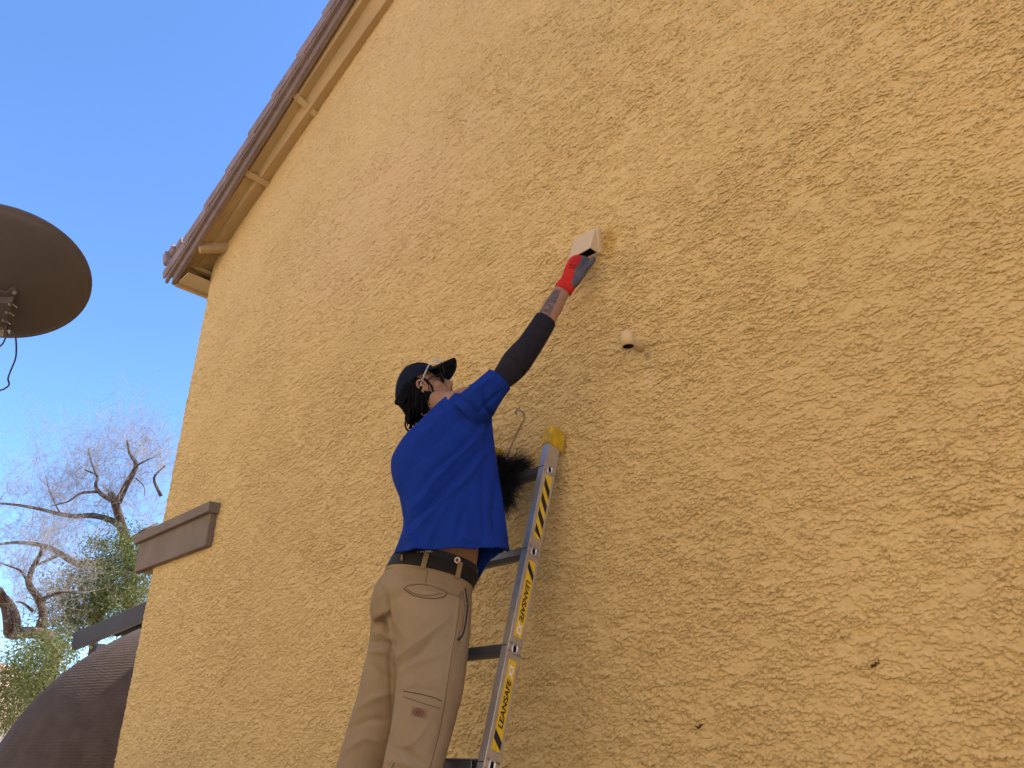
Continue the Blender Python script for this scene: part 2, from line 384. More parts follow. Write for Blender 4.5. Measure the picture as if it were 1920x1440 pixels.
# cracks and pits in the plaster
def on_wall(pts_px, wd, name='plaster_crack'):
    mb = MB(); P = [un(a, b, -.0035) for a, b in pts_px]
    P = spline(P, 6); 
    for p in P: p[0] += random.gauss(0, .002); p[2] += random.gauss(0, .003)
    n = len(P); mb.tube([p for p in P], [wd*.55*(.25+.9*math.sin(math.pi*(i+.3)/(n+.6))*random.uniform(.6, 1.2)) for i in range(n)], 5)
    return mb.build(name, M['crackm'], house)
M['crackm'] = mat('crack_dirt', (.10, .055, .025), .95, .05)
on_wall([(1632, 1252), (1640, 1248), (1648, 1240)], .005)
on_wall([(1303, 1364), (1310, 1362), (1318, 1358)], .0065)
on_wall([(1600, 1253), (1618, 1255), (1634, 1250)], .001)
on_wall([(1755, 487), (1790, 484), (1822, 486)], .0009)
on_wall([(1822, 478), (1860, 462), (1915, 450)], .0013)
on_wall([(885, 268), (900, 261), (912, 256)], .0014)
on_wall([(1000, 1280), (1030, 1283), (1060, 1275)], .0008)

# ================================================================= VENT HOOD
hood = empty('vent_hood', (-1.55, 0, 3.42), 'cream plastic dryer vent hood on the stucco wall with a gloved hand inside', 'vent hood')
hr = -1.434; hl = -1.556; zb = 3.425; zt_ = 3.556; hy = -.076
mb = MB(); t = .004
def plate(mb, V, nvec, t):
    V = [np.asarray(v, float) for v in V]; nvec = nrm(nvec)*t; mb.hexa(V+[v+nvec for v in V]) if len(V) == 4 else mb.add(V+[v+nvec for v in V], [(0,1,2),(5,4,3),(0,3,4,1),(1,4,5,2),(2,5,3,0)])
plate(mb, [(hl, hy, zb), (hr, hy, zb), (hr, -.024, zt_), (hl, -.024, zt_)], (0, .7, -.7), t)
plate(mb, [(hr-.0004, hy+.0012, zb), (hr-.0004, -.0245, zb), (hr-.0004, -.0245, zt_-.0025)], (-1, 0, 0), t)
plate(mb, [(hl+.0004, hy+.0012, zb), (hl+.0004, -.0245, zb), (hl+.0004, -.0245, zt_-.0025)], (1, 0, 0), t)
mb.build('cover', M['hoodm'], hood)
mb = MB(); mb.box((hl-.006, -.024, zb-.003), (hr+.010, -.0, zt_+.006)); mb.build('flange', M['hoodm'], hood, bevel=.003)
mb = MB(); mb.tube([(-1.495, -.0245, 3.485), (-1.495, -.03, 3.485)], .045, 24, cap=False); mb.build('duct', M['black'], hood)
mb = MB(); mb.box((hl+.006, -.0275, zb+.004), (hr-.006, -.0245, zt_-.012)); mb.build('mouth_shade', M['black'], hood)  # black plate paints the dark of the duct opening
# ================================================================= DRAIN PIPE
pipe = empty('drain_pipe', (-1.274, 0, 2.9), 'short tan elbow pipe poking out of the stucco wall right of the ladder', 'pipe')
pc = un(1179, 640, -.085); px_, pz_ = pc[0], pc[2]
mb = MB(); R = .0215
mb.tube([(px_, .01, pz_+.004), (px_, -.03, pz_+.004), (px_, -.055, pz_+.004), (px_, -.085, pz_+.006)], [R*.92, R*.92, R, R*1.0], 24)
mb.build('stub', M['pvc'], pipe, smooth=True)
mb = MB()
zt0 = pz_+.038; zb0_ = pz_-.026; Rb = R*1.18; n = 28; V = []
prof = [(0, zt0+.004), (Rb*.55, zt0+.003), (Rb*.9, zt0-.004), (Rb, zt0-.014), (Rb, zb0_), (Rb*.84, zb0_), (Rb*.80, zt0-.03), (0.0001, zt0-.025)]
for rr, zz in prof:
    for k in range(n): g = 2*math.pi*k/n; V.append((px_+rr*math.cos(g), -.092+rr*math.sin(g), zz))
mb.add(V, [(i*n+k, i*n+(k+1) % n, (i+1)*n+(k+1) % n, (i+1)*n+k) for i in range(len(prof)-1) for k in range(n)])
o = mb.build('elbow', M['pvc'], pipe, smooth=True)
mb = MB(); mb.tube([(px_, -.092, zb0_+.006), (px_, -.092, zb0_+.003)], Rb*.815, 20); mb.build('bore_shade', M['black'], pipe)  # black disc paints the dark inside the pipe mouth

# ================================================================= LADDER
LT = np.array([0, -.1155, 2.4894]); LD = np.array([0, -.30785, -.95143]); LP = np.array([0, .95143, -.30785])   # point, down, toward wall
XR = -1.6795; KL = .9742; WL = .300; XL = XR-.03-WL-.03+.0
ladder = empty('ladder', (-1.9, -.85, 0), 'aluminium ladder with yellow end caps and LEANSAFE stickers leaning on the wall', 'ladder')
ls = lambda s, x, p: LT+LD*(s*KL)+LP*(p*KL)+np.array([x, 0, 0])        # s down the ladder, p towards the wall
LEN = 2.4894/.95143/KL
def rail(xo, sgn, nm):
    # C channel, outer web at xo, flanges towards the rungs (sgn = direction inwards)
    mb = MB(); a, b = -.029, .036; t = .003; fw = .028
    holes = [i*.3556 for i in range(8)]; hw, hh = .0125, .0155
    top, bot = -.13, LEN
    # web with real holes: stack of plates
    edges = [top]
    for s in holes: edges += [s-hh, s+hh]
    edges.append(bot)
    for i in range(0, len(edges)-1):
        s0, s1 = edges[i], edges[i+1]
        segs = [(a, b)] if i % 2 == 0 else [(a, .003-hw), (.003+hw, b)]
        for (p0, p1) in segs:
            c = ls((s0+s1)/2, xo+sgn*t/2, (p0+p1)/2)
            mb.obox(c, (1, 0, 0), LD, LP, t/2, (s1-s0)/2, (p1-p0)/2)
    for p in (a+t/2, b-t/2):
        c = ls((top+bot)/2, xo+sgn*(fw/2+t), p); mb.obox(c, (1, 0, 0), LD, LP, fw/2, (bot-top)/2, t/2)
    o = mb.build('rail', M['alu'], ladder, bevel=.0008)
    # swaged rung ends seen in the web
    for s in holes:
        mb = MB(); n = 20
        for (r1, r2) in ((.0165, .0125),):
            V = []
            for rr, xx in ((r1, 0), (r1*.95, .003), (r2, .003), (r2*.92, -.012)):
                for k in range(n):
                    g = 2*math.pi*k/n; cx = np.sign(math.cos(g))*abs(math.cos(g))**.6; cy = np.sign(math.sin(g))*abs(math.sin(g))**.6
                    V.append(ls(s+cy*rr*1.15, xo-sgn*xx-sgn*.0002, .003+cx*rr*.82))
            mb.add(V, [(i*n+k, i*n+(k+1) % n, (i+1)*n+(k+1) % n, (i+1)*n+k) for i in range(3) for k in range(n)])
        e = mb.build('rung_collar', M['alu'], o, smooth=True); e.location = (0, 0, 0)
        mb = MB(); mb.tube([ls(s, xo+sgn*.0032, .003), ls(s, xo+sgn*.0045, .003)], .0128, 16); e = mb.build('rung_hole_shade', M['black'], o); e.location = (0, 0, 0)  # black disc paints the dark of the hollow rung
    return o
railR = rail(XR, -1, 'r'); railL = rail(XL, 1, 'l')
for i in range(8):
    s = i*.3556; mb = MB(); x0, x1 = XL+.004, XR-.004
    if ls(s, 0, 0)[2] < .05: continue
    # D shaped tread: flat ribbed top, rounded below (level in the world)
    c = ls(s, 0, .003); prof = [(-.030, .014), (.030, .014), (.030, .004), (.022, -.014), (.008, -.023), (-.012, -.022), (-.028, -.008)]
    V = [(x, c[1]+a, c[2]+b) for x in (x0, x1) for a, b in prof]; n = len(prof)
    mb.add(V, [(k, (k+1) % n, n+(k+1) % n, n+k) for k in range(n)]+[tuple(range(n)), tuple(range(n, 2*n))])
    for q in range(5): mb.box((x0, c[1]-.026+q*.012, c[2]+.0141), (x1, c[1]-.021+q*.012, c[2]+.0165))
    mb.build('rung', M['rungm'], ladder, bevel=.0015)
# wide step with rivets at the bottom of the picture
c = ls(3*.3556, 0, .0)
mb = MB(); mb.box((XL+.034, c[1]-.05, c[2]-.06), (XR-.034, c[1]-.045, c[2]+.014)); mb.box((XL+.034, c[1]-.05, c[2]+.0142), (XR-.034, c[1]-.01, c[2]+.018))
stp = mb.build('front_brace', M['rungm'], ladder, bevel=.002)
for dx in (.05, .085):
    mb = MB(); mb.tube([(XR-dx, c[1]-.050, c[2]-.012), (XR-dx, c[1]-.0535, c[2]-.012)], .006, 12); e = mb.build('rivet', M['steel'], stp)
def cap_(x0, x1):
    mb = MB()
    mb.obox(ls(-.152, (x0+x1)/2, .008), (1, 0, 0), LD, LP, (x1-x0)/2+.004, .040, .042)
    # sloping nose to the wall
    V = [ls(-.17, x0-.004, .0501), ls(-.17, x1+.004, .0501), ls(-.115, x1+.004, .0501), ls(-.115, x0-.004, .0501),
         ls(-.165, x0+.002, .062), ls(-.165, x1-.002, .062), ls(-.14, x1-.002, .062), ls(-.14, x0+.002, .062)]
    mb.hexa(V)
    V = [ls(-.1923, x0-.004, -.034), ls(-.1923, x1+.004, -.034), ls(-.1923, x1+.004, .050), ls(-.1923, x0-.004, .050),
         ls(-.200, x0+.004, -.026), ls(-.200, x1-.004, -.026), ls(-.216, x1-.004, .03), ls(-.216, x0+.004, .03)]
    mb.hexa(V)
    return mb.build('end_cap', M['yellow'], ladder, bevel=.004)
cap_(XR-.034, XR); cap_(XL, XL+.034)
# stickers on the outer face of the right rail
def text_me(body, size, extr=.0004, off=.012):
    cu = bpy.data.curves.new('t', 'FONT'); cu.body = body; cu.size = size; cu.extrude = extr; cu.offset = off*size; cu.align_x = 'LEFT'; cu.align_y = 'CENTER'
    o = bpy.data.objects.new('t', cu); COL.objects.link(o); bpy.context.view_layer.update()
    me = bpy.data.meshes.new_from_object(o.evaluated_get(bpy.context.evaluated_depsgraph_get())); bpy.data.objects.remove(o)
    me.materials.clear(); return me
def on_rail(me, s, p, up):
    """place flat mesh: local x runs along the rail (up=+1: reading upwards), local y across"""
    ax = -LD*up; ay = -LP*up; az = np.array([1., 0, 0]); o = ls(s, XR+.0016, p)
    mm = Matrix([[ax[i], ay[i], az[i], o[i]] for i in range(3)]+[[0, 0, 0, 1]]); me.transform(mm); return me
def sx(px, py):                       # rail coordinates of a photo point
    P = unx(px, py, XR); q = P-LT; return q@LD, q@LP
def sticker(s0, s1, words, stripes, label):
    pc_, w2 = .005, .0185
    mb = MB(); mb.obox(ls((s0+s1)/2, XR+.0006, pc_), (1, 0, 0), LD, LP, .0004, (s1-s0)/2, w2)
    st = mb.build('sticker', M['stick'], railR); st.location = (0, 0, 0); st['label'] = label
    mb = MB()
    for (a, b, k) in stripes:
        V = []
        for xx in (.0011, .0015):
            V += [ls(a, XR+xx, pc_-w2), ls(min(a+k, s1), XR+xx, pc_+w2), ls(min(b+k, s1), XR+xx, pc_+w2), ls(b, XR+xx, pc_-w2)]
        mb.hexa(V)
    e = mb.build('stripe', M['ink'], st); e.location = (0, 0, 0)
    for (txt, sa, sb, h, ink, off, lift) in words:
        me = text_me(txt, 1.0, extr=.0001, off=off*1.6)
        co = np.array([v.co[:] for v in me.vertices]); lo, hi = co.min(0), co.max(0)
        co[:, 0] = (co[:, 0]-lo[0])/(hi[0]-lo[0])*abs(sb-sa); co[:, 1] = ((co[:, 1]-lo[1])/(hi[1]-lo[1])-.5)*h
        co[:, 0] += co[:, 1]*.22
        up = 1 if sb < sa else -1
        ax = -LD*up; ay = -LP*up if False else (LP*-1 if up > 0 else LP)
        co3 = np.array([ls(sa, XR+.0012+lift, pc_)+ax*q[0]+ay*q[1]+np.array([q[2], 0, 0]) for q in co])
        me.vertices.foreach_set('co', co3.ravel()); me.update()
        e = link('lettering', me, M[ink], st); e.location = (0, 0, 0)
sticker(.034, .297, [], [(a, a+.034, .045) for a in (.044, .111, .178, .245)], 'black and yellow striped sticker near the top of the rail')
sticker(.398, .668, [('LEANSAFE', .470, .612, .021, 'ink', .02, 0), ('X3', .622, .660, .022, 'white', .02, 0)], [(.400, .425, .04)], 'yellow LEANSAFE X3 sticker whose lettering reads downwards')
sticker(.753, 1.021, [('LEANSAFE', .958, .816, .021, 'ink', .02, 0), ('X3', .806, .768, .022, 'white', .02, 0)], [(.965, .992, .03)], 'yellow LEANSAFE X3 sticker whose lettering reads upwards')

# ================================================================= DUCT BRUSH hanging on the top rung
BC = un(948, 892, -.17)
brush = empty('duct_brush', tuple(BC-np.array([0, 0, .2])), 'black bristle duct cleaning brush with a curled bronze rod hanging on the top ladder rung', 'brush')
rodp = [(946, 872), (949, 860), (955.5, 844), (964, 824), (973, 804), (981, 790), (983.5, 781), (981, 774), (975, 770), (969.5, 769.5), (966.5, 773), (969, 777)]
mb = MB(); P = spline([un(a, b, -.17+.004*i) for i, (a, b) in enumerate(rodp)], 4); mb.tube(P, .0042, 10); mb.build('rod', M['rod'], brush, smooth=True)
mb = MB(); mb.tube([un(946, 874, -.175), un(951, 856, -.175)], .0055, 10); mb.build('ferrule', M['steel'], brush, smooth=True)
V = []; Fs = []
def bristle(p, dr, L, w, droop):
    n = 4; a = nrm(np.cross(dr, RNG.normal(size=3))); q = p.copy(); b = len(V); d_ = dr.copy()
    for i in range(n+1):
        ww = w*(1-i/n*.75); V.extend([q+a*ww, q-a*ww*.5+np.cross(a, d_)*ww*.8, q-a*ww*.5-np.cross(a, d_)*ww*.8])
        q = q+d_*L/n; d_ = nrm(d_+np.array([0, 0, -droop])+RNG.normal(0, .10, 3))
    for i in range(n):
        for k in range(3): Fs.append((b+i*3+k, b+i*3+(k+1) % 3, b+i*3+3+(k+1) % 3, b+i*3+3+k))
ctr = [un(938, 872, -.20), un(945, 888, -.19), un(955, 900, -.18), un(945, 915, -.18)]
for i in range(3000):
    c = ctr[RNG.integers(0, 4)]+RNG.normal(0, .012, 3); dr = nrm(RNG.normal(size=3)*np.array([1, .75, 1.0])+np.array([.15, 0, -.15]))
    bristle(c, dr, RNG.uniform(.04, .078), RNG.uniform(.0007, .0013), RNG.uniform(.0, .22))
for i in range(500):      # the splayed tufts to the right and hanging low
    c = un(958, 880, -.15)+RNG.normal(0, .012, 3); bristle(c, nrm(np.array([.8, .35, .30])+RNG.normal(0, .28, 3)), RNG.uniform(.05, .11), .001, .05)
for i in range(500):
    c = un(942, 925, -.18)+RNG.normal(0, .014, 3); bristle(c, nrm(np.array([.25, .1, -.9])+RNG.normal(0, .3, 3)), RNG.uniform(.04, .10), .0009, .05)
link('bristles', npmesh('bristles', V, Fs), M['brist'], brush)

# ================================================================= PERSON
PB = un(800, 1130, -.52)
person = empty('person', (PB[0], PB[1], 1.17), 'person in blue t-shirt, khaki trousers and dark cap reaching up from the ladder', 'person')
def secs(rows, n=24, sub=4, ex=2.2, shrink=1.0):
    """rows: (xl, yl, xr, yr, Y, ratio[, tilt]) photo left/right edge, distance plane, depth ratio"""
    C = []; W = []; T = []; Rt = []; L = []
    for q in rows:
        xl, yl, xr, yr, Y, rt = q[:6]; tl_ = q[6] if len(q) > 6 else 0
        c = un((xl+xr)/2, (yl+yr)/2, Y); v = nrm(c-CAM); 
        def hit(x, y): d = ray(x, y); return CAM+d*(((c-CAM)@v)/(d@v))
        W.append((hit(xr, yr)-hit(xl, yl))/2*shrink); C.append(c); Rt.append(rt); L.append(tl_)
    C = np.array(C); W = np.array(W)
    if len(rows) > 2:
        A = spline(np.hstack([C, W, np.array(Rt)[:, None], np.array(L)[:, None]]), sub)
    else: A = np.hstack([C, W, np.array(Rt)[:, None], np.array(L)[:, None]])
    C, W, Rt, L = A[:, :3], A[:, 3:6], A[:, 6], A[:, 7]
    rings = []
    for i in range(len(C)):
        t = nrm(C[min(i+1, len(C)-1)]-C[max(i-1, 0)]); d_ = np.cross(t, W[i]); d_ = nrm(d_)*np.linalg.norm(W[i])*Rt[i]
        if d_@(C[i]-CAM) < 0: d_ = -d_
        d_ = d_+np.array([0, 0, 1.])*L[i]
        ring = []
        for k in range(n):
            g = 2*math.pi*k/n; cx = math.cos(g); sy = math.sin(g)
            cx = math.copysign(abs(cx)**(2/ex), cx); sy = math.copysign(abs(sy)**(2/ex), sy)
            ring.append(C[i]+W[i]*cx+d_*sy)
        rings.append(ring)
    return rings
def loft_mb(mb, rings, cap=True, mi=0):
    n = len(rings[0]); V = [p for r in rings for p in r]
    Fs = [(i*n+k, i*n+(k+1) % n, (i+1)*n+(k+1) % n, (i+1)*n+k) for i in range(len(rings)-1) for k in range(n)]
    if cap:
        b = len(V); V += [np.mean(rings[0], 0), np.mean(rings[-1], 0)]
        Fs += [(b, (k+1) % n, k) for k in range(n)]+[(b+1, (len(rings)-1)*n+k, (len(rings)-1)*n+(k+1) % n) for k in range(n)]
    mb.add(V, Fs, mi)
def ell(mb, c, ax, ay, az, nu=20, nv=12):
    rings = []
    for j in range(1, nv):
        ph = math.pi*j/nv; rings.append([c+az*math.cos(ph)+(ax*math.cos(2*math.pi*k/nu)+ay*math.sin(2*math.pi*k/nu))*math.sin(ph) for k in range(nu)])
    n = nu; V = [p for r in rings for p in r]; Fs = [(i*n+k, i*n+(k+1) % n, (i+1)*n+(k+1) % n, (i+1)*n+k) for i in range(len(rings)-1) for k in range(n)]
    V += [c+az, c-az]; b = len(V)-2
    Fs += [(b, (k+1) % n, k) for k in range(n)]+[(b+1, (len(rings)-1)*n+k, (len(rings)-1)*n+(k+1) % n) for k in range(n)]
    mb.add(V, Fs)
def remesh(mb, voxel, smooth=6, fac=.5):
    me = mb.mesh('tmp'); o = bpy.data.objects.new('tmp', me); COL.objects.link(o)
    md = o.modifiers.new('r', 'REMESH'); md.mode = 'VOXEL'; md.voxel_size = voxel
    if smooth: sm = o.modifiers.new('s', 'SMOOTH'); sm.iterations = smooth; sm.factor = fac
    bpy.context.view_layer.update(); dg = bpy.context.evaluated_depsgraph_get()
    r = bpy.data.meshes.new_from_object(o.evaluated_get(dg)); bpy.data.objects.remove(o); r.materials.clear()
    return r
def get(me):
    n = len(me.vertices); co = np.empty(n*3, np.float64); no = np.empty(n*3, np.float64)
    me.vertices.foreach_get('co', co); me.vertex_normals.foreach_get('vector', no); return co.reshape(-1, 3), no.reshape(-1, 3)
def folds(me, lst, noise=.002, nscale=9, facing=-.15, seed=0, gain=1.0):
    """cloth folds: (photo polyline, width px, depth m) raises (+) or presses (-) the cloth along a line, on the near side"""
    co, no = get(me); x, y = proj_arr(co); v = co-CAM; v /= np.linalg.norm(v, axis=1)[:, None]; face = sst(-facing*0, .45, -(v*no).sum(1))
    dsp = np.zeros(len(co))
    for pts, wd, dp in lst:
        pts = np.array(pts, float); best = np.full(len(co), 1e9); tt = np.zeros(len(co)); tot = len(pts)-1
        for i in range(tot):
            a, b = pts[i], pts[i+1]; ab = b-a; L2 = ab@ab
            t = np.clip(((x-a[0])*ab[0]+(y-a[1])*ab[1])/L2, 0, 1)
            dd = np.hypot(x-a[0]-ab[0]*t, y-a[1]-ab[1]*t); k = dd < best; best[k] = dd[k]; tt[k] = (i+t[k])/tot
        dsp += gain*dp*(.6*np.exp(-(best/(wd*.8))**2)+.6*np.exp(-best/(wd*.38)))*np.sin(math.pi*np.clip(tt, .04, .96))**.5
    nz = (fbm(co[:, 0]*nscale+co[:, 1]*4, co[:, 2]*nscale*.7+co[:, 1]*5, 4, seed)-.5)*2*noise
    co += no*(dsp*face+nz)[:, None]; me.vertices.foreach_set('co', co.astype(np.float32).ravel()); me.update()
def proj_arr(co):
    q = co-CAM; z = q@f_; return 960+F*(q@r_)/z, 720-F*(q@u_)/z
def smooth_mb(voxel): pass

# ---- section tables (photo pixels of the outline + depth)
T_TORSO = [(736,1080,960,1060,-.505,.66,-.0), (740,1048,957,1030,-.50,.66,-.0), (750,1012,953,1006,-.495,.66), (757,985,949,985,-.49,.66), (752,940,942,935,-.475,.66), (737,900,936,882,-.465,.66),
           (734,868,930,842,-.455,.64), (748,838,925,800,-.445,.60), (768,810,922,765,-.435,.55), (795,786,910,735,-.43,.5), (826,765,884,722,-.425,.55), (838,752,872,728,-.425,.7)]
T_SLV = [(852,756,898,806,-.43,.9), (876,727,922,785,-.41,.95), (903,704,937,759,-.385,1.0), (923,686,950,739,-.365,1.02), (932,678,957,730,-.357,1.02)]
T_ARM = [(905,726,926,756,-.40,.95), (917,708,937,742,-.38,.95), (930,690,953,729,-.36,.97), (944,666,976,711,-.33,.97), (957,651,993,692,-.315,1.0), (972,636,1009,668,-.295,.97), (989,612,1027,637,-.265,.97), (1006.7,585.6,1041,612,-.24,.95)]
T_FORE = [(1000,597,1035,625,-.235,.95), (1011,584,1040,607,-.215,.95), (1023,565,1052,586,-.19,.92), (1034,549,1061,566,-.165,.88), (1044,534,1069,550,-.145,.8)]
# glove / hand rows (palm seen edge on, back of the hand to the left)
T_HAND = [(1043,531,1072,550,-.145,.75), (1052,521,1082,534,-.128,.8), (1057,507,1095,514,-.108,.85), (1062,495,1102,500,-.090,.8), (1068,486,1104,492,-.078,.7), (1076,480,1106,486,-.070,.6)]
T_PELV = [(737,1050,888,1084,-.50,.72,-.055), (727,1068,885,1103,-.50,.76,-.055), (703,1101,884,1128,-.505,.80,-.045), (693,1140,883,1158,-.51,.82,-.025), (700,1170,880,1185,-.515,.78)]
T_RLEG = [(722,1130,883,1148,-.51,.85), (728,1180,882.5,1180,-.52,.88), (737,1223,878,1223,-.53,.9), (744,1258,874,1267,-.545,.9), (740,1290,868,1305,-.56,.9), (735,1335,856,1347,-.58,.9), (727,1388,842,1400,-.60,.9), (716,1440,829,1440,-.62,.9), (700,1500,808,1500,-.64,.9), (684,1570,788,1568,-.66,.95), (672,1630,776,1626,-.675,1.0)]
T_LLEG = [(697,1130,805,1140,-.50,.9), (694,1168,826,1175,-.51,.95), (692,1204,821,1215,-.52,.95), (681,1251,811,1262,-.53,.95), (671,1299,794,1310,-.545,.95), (658,1341,778,1352,-.56,.95), (643,1390,761,1400,-.58,.95), (628,1440,742,1448,-.60,.95), (607,1505,724,1510,-.625,1.0), (588,1575,710,1576,-.65,1.0), (574,1630,698,1630,-.665,1.05)]

_tr = secs(T_PELV[1:], 48, 4, 2.2); R0 = np.array(_tr[0]); RC = R0.mean(0); RAX = nrm(RC-np.array(_tr[3]).mean(0))
# ---- head frame
HC = un(797, 737, -.43)
fd = nrm((.58, .58, .55)); hrt = nrm(np.cross(fd, (-.10, -.05, 1))); hu = np.cross(hrt, fd)
HS = 1.0
def hp(a, b, c): return HC+(hrt*a+fd*b+hu*c)*HS      # right, forward, up (metres)

PALM = nrm(np.array([.80, .45, -.35])); TS = 1
def hand_mb(mb, wrist, dirv, palmn, sc=1.0, curl=.5, thumb=1, rad=.0085, spread=1.0, own_thumb=True):
    """palm + five fingers; palmn = direction the palm faces"""
    dirv = nrm(dirv); palmn = nrm(palmn-dirv*(palmn@dirv)); side = np.cross(dirv, palmn)*thumb*spread
    rings = []
    for t, wv, th in ((-.02, .026, .020), (.01, .030, .019), (.04, .038, .017), (.075, .043, .015), (.092, .041, .012)):
        c = wrist+dirv*t*sc; rings.append([c+(side*math.cos(g)*wv+palmn*math.sin(g)*th)*sc for g in np.linspace(0, 2*math.pi, 17)[:-1]])
    loft_mb(mb, rings)
    for i, (off, L) in enumerate(((.031, .070), (.011, .078), (-.010, .073), (-.030, .058))):
        p = wrist+dirv*.085*sc+side*off*sc; pts = [p-dirv*.02*sc, p]; dd = nrm(dirv+side*off*1.2); cu = curl*(1+.12*i)
        for L_ in (.45, .30, .25):
            dd = nrm(dd*math.cos(cu)+palmn*math.sin(cu)); pts.append(pts[-1]+dd*L*L_*sc)
        mb.tube(spline(pts, 3), [rad*sc*(1.08-.28*k/12) for k in range(13)], 10)
    if not own_thumb: return
    p = wrist+dirv*.025*sc+side*.026*sc; dd = nrm(dirv*.7+side*.7+palmn*.35); pts = [p-dd*.01, p+dd*.03*sc]
    for L_ in (.032, .026): dd = nrm(dd*math.cos(curl*.6)+(dirv*.6+palmn*.8)*math.sin(curl*.6)); pts.append(pts[-1]+dd*L_*sc)
    mb.tube(spline(pts, 3), [rad*sc*(1.35-.4*k/9) for k in range(10)], 10)

# ---- body: one continuous skin surface
mb = MB()
loft_mb(mb, secs(T_TORSO[3:], shrink=.80)); loft_mb(mb, secs(T_PELV, shrink=.80))
loft_mb(mb, [RC+(R0-RC)*g+RAX*h for h, g in ((-.06, .80), (.0, .86), (.04, .90), (.08, .88), (.12, .80), (.16, .70))])   # bare waist
loft_mb(mb, secs(T_RLEG, shrink=.62)); loft_mb(mb, secs(T_LLEG, shrink=.62))
loft_mb(mb, secs(T_ARM, shrink=.82)); loft_mb(mb, secs(T_FORE))
# neck
rings = []
for t, rr in ((0, .062), (.3, .058), (.6, .056), (1, .056)):
    c = un(862, 762, -.43)*(1-t)+hp(0, -.015, -.05)*t; ax = nrm(hp(0, -.015, -.05)-un(862, 762, -.43)); a = nrm(np.cross(ax, (0, 1, .1))); b = np.cross(ax, a)
    rings.append([c+(a*math.cos(g)+b*math.sin(g))*rr for g in np.linspace(0, 2*math.pi, 21)[:-1]])
loft_mb(mb, rings)
# skull, jaw, chin, nose, ears
ell(mb, hp(0, -.015, .03), hrt*.073, fd*.092, hu*.095)
ell(mb, hp(0, .030, -.035), hrt*.058, fd*.060, hu*.075)
ell(mb, hp(0, .055, -.085), hrt*.028, fd*.030, hu*.024)
for s in (1, -1):
    ell(mb, hp(s*.040, .045, -.020), hrt*.026, fd*.030, hu*.026)
    ell(mb, hp(s*.050, .005, -.070), hrt*.018, fd*.040, hu*.026)
mb.tube(spline([hp(0, .078, .025), hp(0, .094, .000), hp(0, .108, -.022), hp(0, .096, -.034)], 3), [.009, .010, .011, .012, .0125, .013, .014, .0135, .012, .010], 10)
ell(mb, hp(0, .084, -.052), hrt*.024, fd*.012, hu*.010); ell(mb, hp(0, .086, -.066), hrt*.021, fd*.011, hu*.008)
# left arm reaching forward to the far rail, with its hand closed on it
SH = un(775, 862, -.43); GR = ls(.50, XL+.017, -.036)
EL = SH*.45+GR*.55+np.array([-.02, -.02, -.13])
mb.tube(spline([SH, (SH+EL)/2+np.array([-.01, 0, .0]), EL, (EL+GR)/2+np.array([0, -.01, -.01]), GR+nrm(EL-GR)*.085], 4), list(np.linspace(.052, .028, 17)), 14)
hand_mb(mb, GR+nrm(EL-GR)*.075+np.array([.0, -.012, 0]), nrm(GR-EL), np.array([1., .3, 0]), .92, 1.05, thumb=1)
def THUMB(mb, g): mb.tube(spline([un(1072, 538, -.130), un(1084, 523, -.112), un(1096, 506, -.090), un(1107, 493, -.072), un(1115, 483, -.062)], 4), list(np.array([.015,.017,.018,.018,.0175,.017,.0165,.016,.0155,.015,.0145,.014,.0142,.0138,.013,.012,.009])*g), 12)
# right hand inside the glove
WR = un(1059, 541, -.145); KN = un(1086, 488, -.076); hd = nrm(KN-WR)
hand_mb(mb, WR, hd, PALM, .86, .16, thumb=TS, rad=.0066, spread=.85, own_thumb=False); THUMB(mb, .75)
# feet
def foot(mb, xl, yl, Y, grow=1.0):
    a = un(xl, yl, Y); z = 1.195
    rings = []
    for (dy, w2, h0, h1) in ((-.075, .022, .0, .05), (-.06, .032, .0, .075), (-.01, .036, .0, .09), (.05, .040, .0, .075), (.11, .045, .0, .055), (.16, .040, .0, .042), (.19, .022, .004, .03)):
        c = np.array([a[0]+dy*.10, a[1]+dy, z+(h0+h1)/2*grow]); rings.append([c+np.array([math.cos(g)*w2*grow, 0, math.sin(g)*(h1-h0)/2*grow]) for g in np.linspace(0, 2*math.pi, 17)[:-1]])
    loft_mb(mb, rings)
    mb.tube([np.array([a[0], a[1], z+.04]), np.array([a[0], a[1]-.0, z+.20])], .042*grow, 14)
FEET = [(716, 1600, -.66), (628, 1612, -.655)]
for q in FEET: foot(mb, *q, grow=.9)
bme = remesh(mb, .0052, 5)
body = link('body', bme, M['skin'], person, True)

